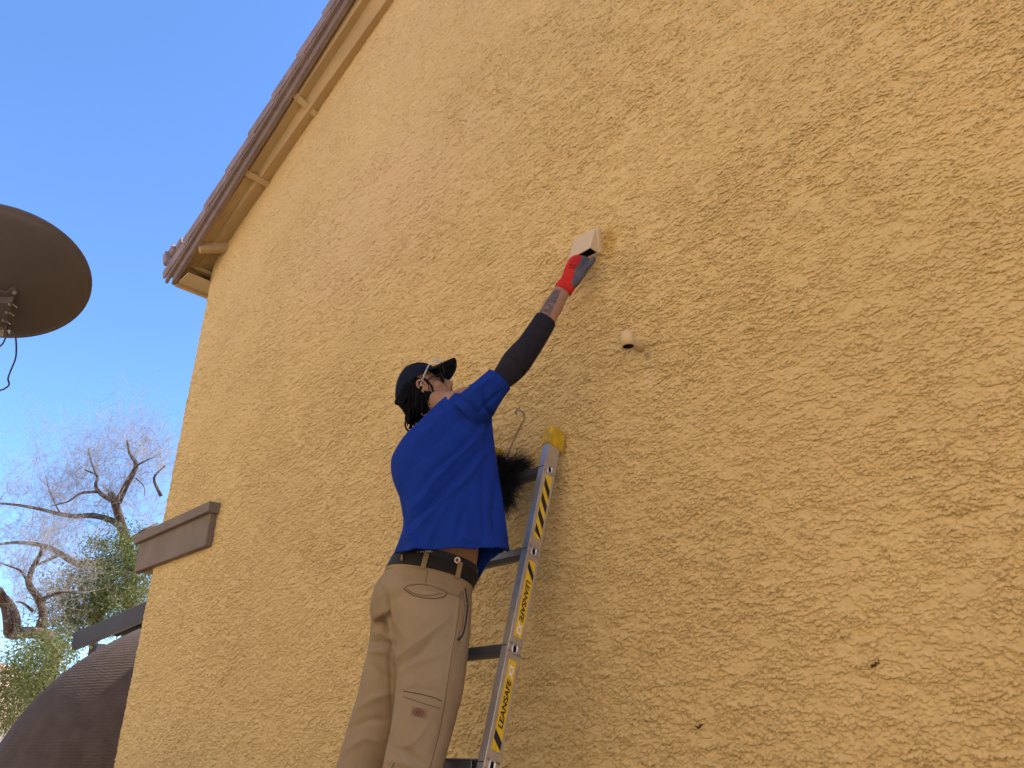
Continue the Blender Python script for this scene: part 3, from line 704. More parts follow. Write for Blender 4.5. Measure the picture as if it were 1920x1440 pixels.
# tattoo on the forearm: real ink, given by position on the arm
def tattoo():
    mt = M['skin']; n = mt.node_tree; L = n.links; b = n.nodes[mt['bsdf']]; base = b.inputs['Base Color'].links[0].from_socket
    a = un(1027, 589, -.235); e = un(1052, 545, -.19); ax = nrm(e-a); out_ = nrm(-(r_*.75)-f_*.5); out_ = nrm(out_-ax*(out_@ax)); off = Vector(person.location)
    geo = n.nodes.new('ShaderNodeTexCoord')
    def dot(v, p0):
        sb = n.nodes.new('ShaderNodeVectorMath'); sb.operation = 'SUBTRACT'; sb.inputs[1].default_value = p0; L.new(geo.outputs['Object'], sb.inputs[0])
        dt = n.nodes.new('ShaderNodeVectorMath'); dt.operation = 'DOT_PRODUCT'; dt.inputs[1].default_value = v; L.new(sb.outputs[0], dt.inputs[0]); return dt.outputs['Value']
    c = tuple((a+e)/2)
    along = dot(tuple(ax), c); side = dot(tuple(out_), c)
    wv = n.nodes.new('ShaderNodeTexNoise'); wv.inputs['Scale'].default_value = 17; wv.inputs['Detail'].default_value = 1.5; wv.inputs['Distortion'].default_value = 2.2
    L.new(geo.outputs['Object'], wv.inputs[0])
    ma = n.nodes.new('ShaderNodeMath'); ma.operation = 'PINGPONG'; ma.inputs[1].default_value = .055; L.new(wv.outputs[0], ma.inputs[0])
    m1 = n.nodes.new('ShaderNodeMapRange'); m1.inputs[1].default_value = .012; m1.inputs[2].default_value = .026; L.new(ma.outputs[0], m1.inputs[0])
    m2 = n.nodes.new('ShaderNodeMapRange'); m2.inputs[1].default_value = -.008; m2.inputs[2].default_value = -.002; L.new(side, m2.inputs[0])
    ab = n.nodes.new('ShaderNodeMath'); ab.operation = 'ABSOLUTE'; L.new(along, ab.inputs[0])
    m3 = n.nodes.new('ShaderNodeMapRange'); m3.inputs[1].default_value = .08; m3.inputs[2].default_value = .065; L.new(ab.outputs[0], m3.inputs[0])
    k = n.nodes.new('ShaderNodeMath'); k.operation = 'MULTIPLY'; L.new(m2.outputs[0], k.inputs[0]); L.new(m3.outputs[0], k.inputs[1])
    m4 = n.nodes.new('ShaderNodeMapRange'); m4.inputs[3].default_value = .35; m4.inputs[4].default_value = .9; L.new(m1.outputs[0], m4.inputs[0])
    k2 = n.nodes.new('ShaderNodeMath'); k2.operation = 'MULTIPLY'; L.new(k.outputs[0], k2.inputs[0]); L.new(m4.outputs[0], k2.inputs[1])
    mx = n.nodes.new('ShaderNodeMix'); mx.data_type = 'RGBA'; mx.inputs[7].default_value = (.045, .044, .050, 1)
    L.new(k2.outputs[0], mx.inputs[0]); L.new(base, mx.inputs[6]); L.new(mx.outputs[2], b.inputs['Base Color'])
tattoo()

# ---- T-shirt
mb = MB(); loft_mb(mb, secs(T_TORSO, 32)); loft_mb(mb, secs(T_SLV, 24))
mb.tube(spline([un(782, 868, -.43), (SH+EL)/2*.6+SH*.4+np.array([-.0, 0, 0]), (SH+EL)/2], 4), [.085, .082, .078, .074, .070, .067, .064, .062, .060], 16)
# hanging front panel of the shirt (nearer the wall, lower)
sm = remesh(mb, .0050, 9)
folds(sm, [([(900,800),(864,839),(812,880),(767,940)], 9, -.0048), ([(905,812),(868,850),(822,896),(770,962)], 9, .0052), ([(909,832),(864,883),(812,930),(760,990)], 9, -.0052), ([(909,850),(875,900),(825,945),(768,1010)], 9, .0050),
           ([(864,748),(880,756),(892,775),(898,800)], 6, -.0035), ([(907,839),(905,900),(906,963),(910,1015)], 5, -.0018), ([(838,917),(812,938),(786,959)], 10, -.005), ([(925,775),(918,800),(912,830)], 7, -.004),
           ([(935,800),(928,850),(922,900)], 8, .003), ([(845,770),(800,815),(765,850)], 14, .004), ([(870,775),(820,830),(770,880)], 12, -.0025), ([(905,735),(912,765),(925,785)], 6, -.005), ([(885,735),(903,722),(925,705)], 6, .003),
           ([(750,905),(755,945),(766,985)], 8, -.005), ([(745,870),(752,910),(770,950)], 12, .004), ([(895,775),(925,745),(940,733)], 5, -.004), ([(762,990),(775,1012),(790,1040)], 8, .004), ([(850,930),(820,975),(800,1030)], 9, .0028),
           ([(880,930),(862,980),(850,1028)], 9, -.0028), ([(952,1020),(942,960),(932,900)], 7, .003), ([(930,900),(925,960),(930,1015)], 7, -.003), ([(835,1022),(870,1010),(905,1020)], 8, .002)], .005, 6, seed=3, gain=2.5)
bm = bmesh.new(); bm.from_mesh(sm)
# open the hem: drop the cap of the loft and flare the cloth in front
hemc = un(849, 1037, -.50); hA = un(741, 1046, -.50); hB = un(957, 1023, -.50); hN = un(846, 1029, -.63); hax = nrm(np.cross(hB-hA, hN-hemc)); hax = hax*(-1 if hax[2] > 0 else 1)
kill = [f for f in bm.faces if (np.array(f.calc_center_median())-hemc)@hax > -.006]
bmesh.ops.delete(bm, geom=kill, context='FACES')
# open cuff
cc = un(938, 711, -.363); ca = nrm(cc-un(920, 731, -.385))
bmesh.ops.delete(bm, geom=[f for f in bm.faces if (np.array(f.calc_center_median())-cc)@ca > -.005 and (f.calc_center_median()-Vector(cc)).length < .12], context='FACES')
nc = un(856, 739, -.425); na = nrm(nc-un(852, 752, -.425))
bmesh.ops.delete(bm, geom=[f for f in bm.faces if (np.array(f.calc_center_median())-nc)@na > -.004 and (f.calc_center_median()-Vector(nc)).length < .07], context='FACES')
bm.to_mesh(sm); bm.free()
# front panel drops
co, no = get(sm)
dn = (co-hemc)@hax; px, py = proj_arr(co); vv = co-hemc; dep = vv@nrm(np.array([-.50, .86, .0]))
k = sst(-.22, 0, dn)*sst(-.02, .10, dep)*(1-sst(.02, .17, vv@r0)); co[:, 2] -= .15*k
k = sst(-.07, 0, dn); co += (no*np.array([1, 1, 0]))*(.010*k*np.sin(np.arctan2(vv[:, 1], vv[:, 0])*7))[:, None]
sm.vertices.foreach_set('co', co.astype(np.float32).ravel()); sm.update()
shirt = link('t_shirt', sm, M['shirt'], person, True)
sol = shirt.modifiers.new('cloth', 'SOLIDIFY'); sol.thickness = .003; sol.offset = -1
# ---- sleeve of the undershirt
mb = MB(); loft_mb(mb, secs(T_ARM, 24)); am = remesh(mb, .005, 3)
folds(am, [([(958,655),(975,665),(990,688)], 4, .006), ([(950,668),(968,678),(980,704)], 4, -.005), ([(975,655),(985,675),(984,700)], 3, .004), ([(995,625),(985,650),(988,668)], 4, .003), ([(932,690),(950,700),(958,722)], 4, -.003), ([(1005,600),(1015,612),(1033,618)], 3, .002)], .0022, 14, seed=8)
ac = un(1024, 599, -.24); aa = nrm(ac-un(1008, 624, -.265)); bm = bmesh.new(); bm.from_mesh(am)
bmesh.ops.delete(bm, geom=[f for f in bm.faces if (np.array(f.calc_center_median())-ac)@aa > -.004], context='FACES'); bm.to_mesh(am); bm.free()
slv = link('sleeve', am, M['sleeve'], person, True); q = slv.modifiers.new('cloth', 'SOLIDIFY'); q.thickness = .0035; q.offset = -1
# ---- trousers
mb = MB(); loft_mb(mb, secs(T_PELV[1:], 32)); loft_mb(mb, secs(T_RLEG, 28)); loft_mb(mb, secs(T_LLEG, 28)); pm = remesh(mb, .0055, 8)
folds(pm, [([(728,1110),(729,1150),(736,1190),(743,1250)], 5, -.010), ([(736,1190),(730,1240),(735,1330)], 5, -.006),
           ([(742,1235),(790,1200),(835,1165)], 8, .007), ([(745,1250),(785,1222),(812,1200)], 6, -.008), ([(748,1262),(790,1240),(830,1228)], 8, .006),
           ([(700,1165),(722,1172),(734,1190)], 6, -.009), ([(694,1205),(715,1202),(738,1210)], 6, -.010), ([(696,1185),(720,1188),(736,1200)], 6, .008), ([(690,1222),(718,1222),(740,1232)], 7, .007),
           ([(742,1120),(742,1160),(760,1205)], 8, .006), ([(868,1140),(872,1180),(860,1225)], 6, -.004), ([(860,1130),(850,1220),(838,1290)], 5, .003),
           ([(745,1300),(780,1290),(830,1300)], 7, -.004), ([(700,1250),(720,1268),(738,1275)], 9, -.006), ([(668,1330),(700,1310),(735,1300)], 10, .006), ([(655,1365),(690,1350),(725,1350)], 9, -.006),
           ([(645,1410),(680,1385),(715,1390)], 9, .006), ([(735,1400),(770,1412),(800,1440)], 9, -.007), ([(725,1425),(760,1432),(790,1455)], 8, .006), ([(800,1360),(780,1390),(745,1405)], 9, .004),
           ([(835,1330),(825,1380),(800,1430)], 7, -.003), ([(712,1095),(722,1115),(728,1135)], 5, -.005), ([(800,1080),(802,1110)], 3, -.002)], .005, 7, seed=15, gain=1.25)
tr = link('trousers', pm, M['pants'], person, True)
bv = BVHTree.FromPolygons([v.co.copy() for v in pm.vertices], [tuple(p.vertices) for p in pm.polygons])
bvs = BVHTree.FromPolygons([v.co.copy() for v in sm.vertices], [tuple(p.vertices) for p in sm.polygons])
def drape(pts, tree=None, lift=.0008, n=5):
    out = []
    for a, b in spline(np.array(pts, float), n):
        h = (tree or bv).ray_cast(Vector(CAM), Vector(nrm(ray(a, b))))
        if h[0] is not None: out.append(np.array(h[0])+np.array(h[1])*lift*(1 if h[1].dot(Vector(ray(a, b))) < 0 else -1))
    return out
def seam(pts, rad=.0010, mt='pantsd', name='seam', par=tr, tree=None, lift=.0004):
    P = drape(pts, tree, lift)
    if len(P) < 2: return None
    mb = MB(); mb.tube(P, rad, 5); o = mb.build(name, M[mt], par, smooth=True)
    return o
seam([(865,1108),(855,1180),(845,1240),(835,1310),(822,1380),(806,1440)])
seam([(803,1062),(801,1075),(798,1092)])
seam([(757,1296),(785,1301),(810,1307),(827,1314)], .0016); seam([(756,1306),(785,1316),(824,1328)])
seam([(740,1430),(728,1450)])
# welt pocket and its lens-shaped opening
seam([(757,1104),(770,1097),(797,1096),(825,1104),(837,1112)], .0013, name='pocket_edge'); seam([(757,1104),(775,1116),(805,1122),(830,1120),(838,1112)], .0018, name='pocket_edge')
seam([(764,1105),(775,1112),(800,1117),(828,1113)], .0012, name='pocket_edge')
seam([(872,1102),(876,1135),(873,1165),(868,1188),(858,1201)], .0030, 'ink', 'side_pocket'); seam([(868,1108),(871,1140),(866,1175),(856,1200)], .0009)
def patch(poly, mt, name, par, lift=.0016, tree=None, n=6):
    """four photo corners draped on the cloth"""
    a, b, c, d = [np.array(q, float) for q in poly]; V = []; 
    for j in range(n+1):
        for i in range(n+1):
            s, t = i/n, j/n; p = (a*(1-s)+b*s)*(1-t)+(d*(1-s)+c*s)*t
            h = (tree or bv).ray_cast(Vector(CAM), Vector(nrm(ray(*p)))); q = np.array(h[0])-nrm(ray(*p))*lift; V.append(q)
    V2 = [q+nrm(q-CAM)*.0012 for q in V]; m1 = (n+1)**2
    Fs = [(j*(n+1)+i, j*(n+1)+i+1, (j+1)*(n+1)+i+1, (j+1)*(n+1)+i) for j in range(n) for i in range(n)]
    Fs += [tuple(m1+k for k in f[::-1]) for f in Fs]
    mb = MB(); mb.add(V+V2, Fs); o = mb.build(name, M[mt], par); 
    return o
pt = patch([(773,1324),(801,1330),(798,1347),(770,1341)], 'label', 'patch', tr)
for q in ([(775,1336),(779,1331),(785,1329),(791,1331),(795,1337)], [(795,1337),(790,1341),(785,1342),(779,1340),(775,1336)], [(780,1335),(785,1332),(790,1336),(785,1339),(780,1335)], [(783,1334),(788,1337)]):
    P = drape(q, lift=.0035)
    if len(P) > 1:
        mb = MB(); mb.tube(P, .0007, 5); o = mb.build('emblem', M['redink'], tr);
# ---- belt, underwear band, belt loops
def band(h0, h1, name, mt, g0, g1, th=.05, par=person):
    V = []; n = len(R0)
    for (h, g) in ((h0, g0), (h1, g1), (h1, g1-th), (h0, g0-th)): V += [RC+(p-RC)*g+RAX*h for p in R0]
    Fs = [(i*n+k, i*n+(k+1) % n, ((i+1) % 4)*n+(k+1) % n, ((i+1) % 4)*n+k) for i in range(4) for k in range(n)]
    mb = MB(); mb.add(V, Fs); return mb.build(name, M[mt], par, smooth=False, bevel=.0012)
wb = band(-.014, -.001, 'waistband', 'pants', 1.035, 1.035)
belt = band(.0, .043, 'belt', 'belt', 1.045, 1.035)
und_ = band(.030, .066, 'underwear_band', 'ink', 1.0, .97)
bvb = BVHTree.FromPolygons([v.co.copy() for v in belt.data.vertices], [tuple(p.vertices) for p in belt.data.polygons])
bvu = BVHTree.FromPolygons([v.co.copy() for v in und_.data.vertices], [tuple(p.vertices) for p in und_.data.polygons])
def strap(pts, wd, name, mt, tree, par, th=.0035, lift=.003):
    P = drape(pts, tree, lift, 3)
    if len(P) < 2: return
    mb = MB(); V = []
    for i, p in enumerate(P):
        t = nrm(P[min(i+1, len(P)-1)]-P[max(i-1, 0)]); v = nrm(p-CAM); s = nrm(np.cross(t, v)); V += [p-s*wd/2, p+s*wd/2, p+s*wd/2-v*th, p-s*wd/2-v*th]
    n = len(P); Fs = [(i*4+k, i*4+(k+1) % 4, (i+1)*4+(k+1) % 4, (i+1)*4+k) for i in range(n-1) for k in range(4)]+[(0, 1, 2, 3), ((n-1)*4+3, (n-1)*4+2, (n-1)*4+1, (n-1)*4)]
    mb.add(V, Fs); return mb.build(name, M[mt], par, bevel=.0008)
for a, b in (((755,1046),(747,1062)), ((800,1040),(795,1061)), ((862,1052),(858,1079))):
    c0 = un(a[0], a[1], -.50); 
    hb = bvb.ray_cast(Vector(CAM), Vector(nrm(ray(*a)))); hc_ = bvb.ray_cast(Vector(CAM), Vector(nrm(ray(b[0], b[1]-3))))
    if hb[0] is None or hc_[0] is None: 
        hb = bvb.ray_cast(Vector(CAM), Vector(nrm(ray(a[0], a[1]+4))))
    if hb[0] is None or hc_[0] is None: print('loop miss', a); continue
    P0, P1 = np.array(hb[0]), np.array(hc_[0]); ax = nrm(P1-P0); v = nrm(P0-CAM); s = nrm(np.cross(ax, v)); nn_ = np.cross(s, ax)
    mb = MB(); hn = np.array(hb[1]); hn = hn*(-1 if hn@v > 0 else 1); s = nrm(np.cross(ax, hn)); nn_ = np.cross(s, ax)
    mb.obox((P0+P1)/2+hn*.005+ax*.003, s, ax, nn_, .0085, max(np.linalg.norm(P1-P0)/2+.008, .026), .0024); mb.build('belt_loop', M['pants'], tr, bevel=.001)
# lettering and round badge on the underwear band
def marks(pts, rad, mt, name, tree, lift=.003):
    P = drape(pts, tree, lift, 4)
    if len(P) > 1: mb = MB(); mb.tube(P, rad, 6); return mb.build(name, M[mt], und_)
for q in ([(782,1038),(784,1034.5)], [(788,1035),(793,1034),(796,1035.5)], [(797,1036),(799,1032.5),(801,1036),(799,1037)], [(802,1036),(803,1032),(805,1035),(807,1032),(808,1035.5),(811,1034)]):
    marks(q, .0014, 'white', 'lettering', bvu)
bd = bvb.ray_cast(Vector(CAM), Vector(nrm(ray(857.5, 1050))))[0] or bvu.ray_cast(Vector(CAM), Vector(nrm(ray(857.5, 1050))))[0]
if bd is None: bd = Vector(un(857.5, 1050, -.60))
bd = np.array(bd); v = nrm(bd-CAM); a = nrm(np.cross(v, (0, 0, 1))); b = np.cross(a, v)
mb = MB(); mb.tube([bd-v*.006, bd-v*.008], .0105, 20); o = mb.build('badge', M['white'], und_)
mb = MB(); mb.tube([bd-v*.008-a*.001-b*.0005, bd-v*.0088-a*.001-b*.0005], .0058, 14); mb.build('badge_mark', M['glove'], und_)
for q in ([(864,1049),(867,1051),(868,1054)], [(868,1050),(869,1056)], [(870,1057),(872,1058)]): marks(q, .0012, 'white', 'lettering', bvb)

# ---- head wear and hair
cap = None
mb = MB(); n = 28; rings = []
for j in range(9):
    ph = math.pi/2*j/8; rr = math.cos(ph)
    rings.append([hp(.090*rr*math.cos(g), -.012+.108*rr*math.sin(g), .040+(.100*math.sin(ph)+.012*rr*math.sin(g))-(0.022*rr*(math.sin(g) < -.2)*abs(math.sin(g)))) for g in np.linspace(0, 2*math.pi, n+1)[:-1]])
V = [p for r in rings for p in r]; Fs = [(i*n+k, i*n+(k+1) % n, (i+1)*n+(k+1) % n, (i+1)*n+k) for i in range(8) for k in range(n)]
mb.add(V, Fs); cap = mb.build('cap', M['cap'], person, smooth=True); q = cap.modifiers.new('c', 'SOLIDIFY'); q.thickness = .003
q = cap.modifiers.new('s', 'SUBSURF'); q.levels = 1; q.render_levels = 1
mb = MB(); V = []; nb = 20; mrow = 7
for j in range(mrow):
    t = j/(mrow-1)
    for i in range(nb+1):
        g = math.pi*(.08+.84*i/nb); cx, sy = math.cos(g), math.sin(g)
        inx, iny = .088*cx, -.012+.106*sy
        ox, oy = .090*math.copysign(abs(cx)**.75, cx), -.012+.192*sy**.55+.006
        x = inx*(1-t)+ox*t; y = iny*(1-t)+oy*t; V.append(hp(x, y, .046+.010*sy-.018*(abs(x)/.088)**2*t-.004*t))
Fs = [(j*(nb+1)+i, j*(nb+1)+i+1, (j+1)*(nb+1)+i+1, (j+1)*(nb+1)+i) for j in range(mrow-1) for i in range(nb)]
mb.add(V, Fs); o = mb.build('brim', M['cap'], cap, smooth=True); q = o.modifiers.new('c', 'SOLIDIFY'); q.thickness = .004; q.offset = 0
mb = MB()
mb.tube(spline([hp(.05*s_, -.120+.02*abs(s_), .030) for s_ in (-1, -.5, 0, .5, 1)], 4), .007, 8); mb.build('strap', M['sleeve'], cap, smooth=True)
mb = MB(); ell(mb, hp(0, -.012, .142), hrt*.008, fd*.008, hu*.004, 10, 6); mb.build('button', M['cap'], cap, smooth=True)
# clear safety glasses pushed up on the brim
gl = []
mb = MB(); P = spline([hp(.082, -.02, -.005), hp(.094, .03, .030), hp(.098, .07, .055), hp(.088, .098, .062), hp(.05, .120, .056), hp(0, .128, .056), hp(-.05, .120, .056), hp(-.088, .098, .062), hp(-.098, .07, .055), hp(-.094, .03, .030), hp(-.082, -.02, -.005)], 5); mb.tube(P, [.0035]*len(P), 8)
go = mb.build('safety_glasses', M['clear'], person, smooth=True)
mb = MB(); V = []; 
for j in range(4):
    for i in range(17):
        g = math.pi*(.08+.84*i/16); V.append(hp(.092*math.cos(g), .078+.045*math.sin(g)+.002*j, .050+.006*j))
mb.add(V, [(j*17+i, j*17+i+1, (j+1)*17+i+1, (j+1)*17+i) for j in range(3) for i in range(16)])
o = mb.build('lens', M['clear'], go, smooth=True); q = o.modifiers.new('c', 'SOLIDIFY'); q.thickness = .002
# dark sunglasses
mb = MB()
for s_ in (1, -1):
    mb.tube([hp(s_*.076, -.01, .006), hp(s_*.074, .05, .010), hp(s_*.066, .080, .008)], .003, 6)
    ell(mb, hp(s_*.036, .086, .002), hrt*.029, fd*.005, hu*.020, 16, 8)
mb.tube([hp(-.01, .09, .008), hp(.01, .09, .008)], .003, 6)
mb.build('sunglasses', M['ink'], person, smooth=True)
# ears, lips
for s_ in (1, -1):
    mb = MB(); c = hp(s_*.078, -.008, -.012); P = [c+hu*(.030*math.cos(g))+fd*(.017*math.sin(g)*(1 if math.cos(g) > -.3 else .7))+hrt*s_*(.006+.006*math.cos(g)) for g in np.linspace(-2.6, 2.6, 14)]
    mb.tube(P, .0052, 8); ell(mb, c+hrt*s_*.001, hrt*.007, fd*.014, hu*.024, 12, 8); ell(mb, c-hu*.030+fd*.003, hrt*.006, fd*.008, hu*.010, 10, 6)
    mb.build('ear', M['skin'], person, smooth=True)
mb = MB(); ell(mb, hp(0, .093, -.052), hrt*.021, fd*.008, hu*.0055, 14, 6); ell(mb, hp(0, .092, -.063), hrt*.019, fd*.008, hu*.006, 14, 6); mb.build('lips', M['lips'], person, smooth=True)
mb = MB()
ell(mb, hp(0, -.030, .018), hrt*.080, fd*.090, hu*.080)
for i in range(200):
    g = random.uniform(-.15, 1.15)*math.pi; 
    a_, b_ = .082*math.cos(g), -.020-.086*abs(math.sin(g)) if math.sin(g) > 0 else -.02+.02*random.random()
    p0 = hp(a_*.95, b_*.95, random.uniform(-.01, .05)); dn_ = nrm(np.array([random.gauss(0, .12), random.gauss(-.08, .10), -1])-hu*.25-fd*.12)
    L_ = random.uniform(.08, .16); P = [p0]; d_ = nrm(dn_*.6-fd*.3+hrt*a_*2)
    for s_ in range(5): P.append(P[-1]+d_*L_/5); d_ = nrm(d_*.6+dn_*.6+np.array([random.gauss(0, .14), random.gauss(0, .14), 0]))
    if any(proj(p)[0] < 750+max(0, (proj(p)[1]-760)*.35) for p in P): continue
    r1 = random.uniform(.0038, .0062); mb.tube(P, [r1, r1, r1, r1*.95, r1*.85, r1*.5], 6)
for i in range(90):
    p0 = hp(random.uniform(.066, .084), random.uniform(-.085, -.012), random.uniform(-.01, .03)); dn_ = nrm(np.array([random.gauss(.05, .08), random.gauss(0, .08), -1])); L_ = random.uniform(.07, .125); P = [p0]
    for s_ in range(5): P.append(P[-1]+nrm(dn_+np.array([random.gauss(0, .10), random.gauss(0, .10), 0]))*L_/5)
    if any(proj(p)[0] < 750+max(0, (proj(p)[1]-760)*.35) for p in P): continue
    r1 = random.uniform(.0040, .0060); mb.tube(P, [r1, r1, r1, r1*.95, r1*.85, r1*.5], 6)
for i in range(45):
    p0 = hp(random.uniform(.070, .086), random.uniform(-.03, .008), random.uniform(-.055, -.03)); dn_ = nrm(np.array([random.gauss(.05, .08), random.gauss(0, .08), -1])); L_ = random.uniform(.05, .085); P = [p0]
    for s_ in range(5): P.append(P[-1]+nrm(dn_+np.array([random.gauss(0, .10), random.gauss(0, .10), 0]))*L_/5)
    r1 = random.uniform(.0038, .0056); mb.tube(P, [r1, r1, r1, r1*.95, r1*.85, r1*.5], 6)
P = spline([un(772, 770, -.46), un(765, 782, -.47), un(760, 794, -.47), un(762, 804, -.465), un(768, 810, -.46)], 4); mb.tube(P, .0042, 6)
P = spline([hp(.080, .012, .03), hp(.086, .020, .0), hp(.084, .022, -.03), hp(.080, .015, -.055)], 4); mb.tube(P, .004, 6)
mb.build('hair', M['hair'], person, smooth=True)
# ---- glove
mb = MB(); loft_mb(mb, secs(T_HAND, 24)); hand_mb(mb, WR, hd, PALM, .88, .16, thumb=TS, rad=.0086, spread=.85, own_thumb=False); THUMB(mb, 1.0)
gm = remesh(mb, .0036, 4)
folds(gm, [([(1067,500),(1070,492),(1074,484)], 3.2, .0030), ([(1076,500),(1080,491),(1085,482)], 3.2, .0030), ([(1086,500),(1090,491),(1096,482)], 3.2, .0028), ([(1071,500),(1075,491),(1080,482)], 1.8, -.003), ([(1081,501),(1085,492),(1091,482)], 1.8, -.003), ([(1058,510),(1075,514),(1090,520)], 2.5, -.0012), ([(1068,489),(1080,492),(1092,500)], 1.6, -.002), ([(1072,484),(1076,477)], 1.5, -.003), ([(1080,487),(1086,478)], 1.5, -.003), ([(1088,490),(1096,482)], 1.5, -.003), ([(1066,494),(1078,497),(1090,503)], 2, .0015)], .0012, 30, seed=21, gain=1.7)
co, no = get(gm); x, y = proj_arr(co)
ctrf = np.empty(len(gm.polygons)*3); gm.polygons.foreach_get('center', ctrf); ctrf = ctrf.reshape(-1, 3)
# the grey dipped coating covers the palm half of the glove
pn = PALM; pn = nrm(pn-hd*(pn@hd)); t = (ctrf-WR)@hd; dd = (ctrf-WR)@pn
edge_ = .021+.003*np.sin(t*60)-.05*np.clip(t-.10, 0, 1)
gm.materials.append(M['glove']); gm.materials.append(M['gpalm'])
gm.polygons.foreach_set('material_index', ((dd > edge_) & (t > .005)).astype(np.int32)); gm.update()
glv = link('glove', gm, None, person, True)
mb = MB(); loft_mb(mb, secs([(1041,536,1069,554,-.147,.86), (1044,531,1073,549,-.144,.86), (1048,526,1077,543,-.138,.84)], 28, 3, 2.2, 1.03), cap=False)
o = mb.build('cuff', M['glove'], glv, smooth=True); q = o.modifiers.new('c', 'SOLIDIFY'); q.thickness = .0025
bvg = BVHTree.FromPolygons([v.co.copy() for v in gm.vertices], [tuple(p.vertices) for p in gm.polygons])
for q in ([(1067,498),(1070,496),(1073,498)], [(1074,498),(1077,497),(1080,500)], [(1067,501),(1073,502),(1079,503)]):
    P = drape(q, bvg, .0012, 3)
    if len(P) > 1: mb = MB(); mb.tube(P, .0014, 5); mb.build('print', M['cap'], glv)
# ---- shoes and the hidden glove hand
for q in FEET:
    mb = MB(); foot(mb, *q, grow=1.12); sh_ = remesh(mb, .006, 3); link('shoe', sh_, M['shoe'], person, True)

# ================================================================= SATELLITE DISH
dc = CAM+ray(-6.14, 518.5)*3.282; dnm = np.array([math.cos(-.00432)*math.cos(-1.13966), math.sin(-.00432)*math.cos(-1.13966), math.sin(-1.13966)])
if dnm@(CAM-dc) < 0: dnm = -dnm
da = nrm(np.cross(dnm, [0, 0, 1])); db = np.cross(dnm, da); RD = .38
dish = empty('satellite_dish', (dc[0]-.35, dc[1]+.1, 0), 'brown satellite dish seen from behind against the blue sky, cables hanging below', 'satellite dish')
mb = MB(); V = []; Fs = []; n = 72
prof = [(i/14*.93*RD, .085*(1-(i/14*.93)**2)) for i in range(15)]+[(.945*RD, .004), (.965*RD, -.004), (.995*RD, -.008), (RD, -.012), (RD*1.0, -.020), (.985*RD, -.022)]
for rr, hh in prof:
    for k in range(n): g = 2*math.pi*k/n; V.append(dc+(da*math.cos(g)+db*math.sin(g))*rr+dnm*(hh))
Fs = [(i*n+k, i*n+(k+1) % n, (i+1)*n+(k+1) % n, (i+1)*n+k) for i in range(len(prof)-1) for k in range(n)]
mb.add(V, Fs); o = mb.build('reflector', M['dish'], dish, smooth=True); q = o.modifiers.new('t', 'SOLIDIFY'); q.thickness = .003; q.offset = -1
def dp_(px, py, h):    # point h metres behind the dish plane
    d = ray(px, py); t = ((dc+dnm*h-CAM)@dnm)/(d@dnm); return CAM+d*t
def slab_px(poly, h0, h1, name, par, mt, bev=.003):
    A = [dp_(a, b, h1) for a, b in poly]; B = [p-dnm*(h1-h0) for p in A]; n = len(A); mb = MB()
    mb.add(A+B, [tuple(range(n)), tuple(range(n, 2*n))]+[(k, (k+1) % n, n+(k+1) % n, n+k) for k in range(n)]); return mb.build(name, M[mt], par, bevel=bev)
slab_px([(-60,545), (0,546), (10,550), (22,541), (30,545), (30,556), (20,566), (-60,585)], .075, .10, 'mounting_plate', dish, 'dish')
slab_px([(-40,562), (8,568), (24,566), (11,603), (2,608), (-50,604)], .10, .145, 'bracket', dish, 'dish')
mb = MB(); mb.tube([dp_(-30, 600, .13), dp_(-34, 640, .15), np.array([dc[0]-.30, dc[1]+.12, 2.55]), np.array([dc[0]-.35, dc[1]+.1, 0])], .025, 16); mb.build('mast', M['dish'], dish, smooth=True)
def bolt(px, py, h, dirv, L_=.022, r=.006):
    p = dp_(px, py, h); dirv = nrm(dirv); mb = MB(); mb.tube([p, p+dirv*.006], r, 6); mb.tube([p+dirv*.006, p+dirv*L_], r*.5, 8); mb.build('bolt', M['steel'], dish)
bolt(27, 548, .100, dnm, .010, .011)
for a, b in ((26, 571.5), (20, 587), (14, 603)): bolt(a-3, b-1, .13, nrm(da*.2+r_*.8-u_*.45), .03, .005)
for a, b in ((18, 570), (12, 585), (6, 600)): bolt(a, b, .147, dnm, .010, .006)
bolt(17, 619, .11, -u_, .016, .009)
mb = MB(); P = spline([dp_(12, 606, .12), dp_(21, 615, .12), dp_(28, 628, .10), dp_(30.5, 648, .08), dp_(29, 672, .06), dp_(20, 695, .05), dp_(15, 710, .04), dp_(17, 721, .04), dp_(8, 729, .04), dp_(-8, 735, .04), dp_(-40, 750, .04)], 6); mb.tube(P, .0042, 8); mb.build('cable', M['cable'], dish, smooth=True)
mb = MB(); P = spline([dp_(14, 606, .12), dp_(13, 622, .11), dp_(6, 643, .09), dp_(-6, 655, .08), dp_(-30, 690, .06)], 6); mb.tube(P, .0040, 8); mb.build('cable', M['cable'], dish, smooth=True)
mb = MB(); mb.tube([dp_(3, 616, .13), dp_(1, 628, .12)], .010, 10); mb.build('connector', M['steel'], dish)

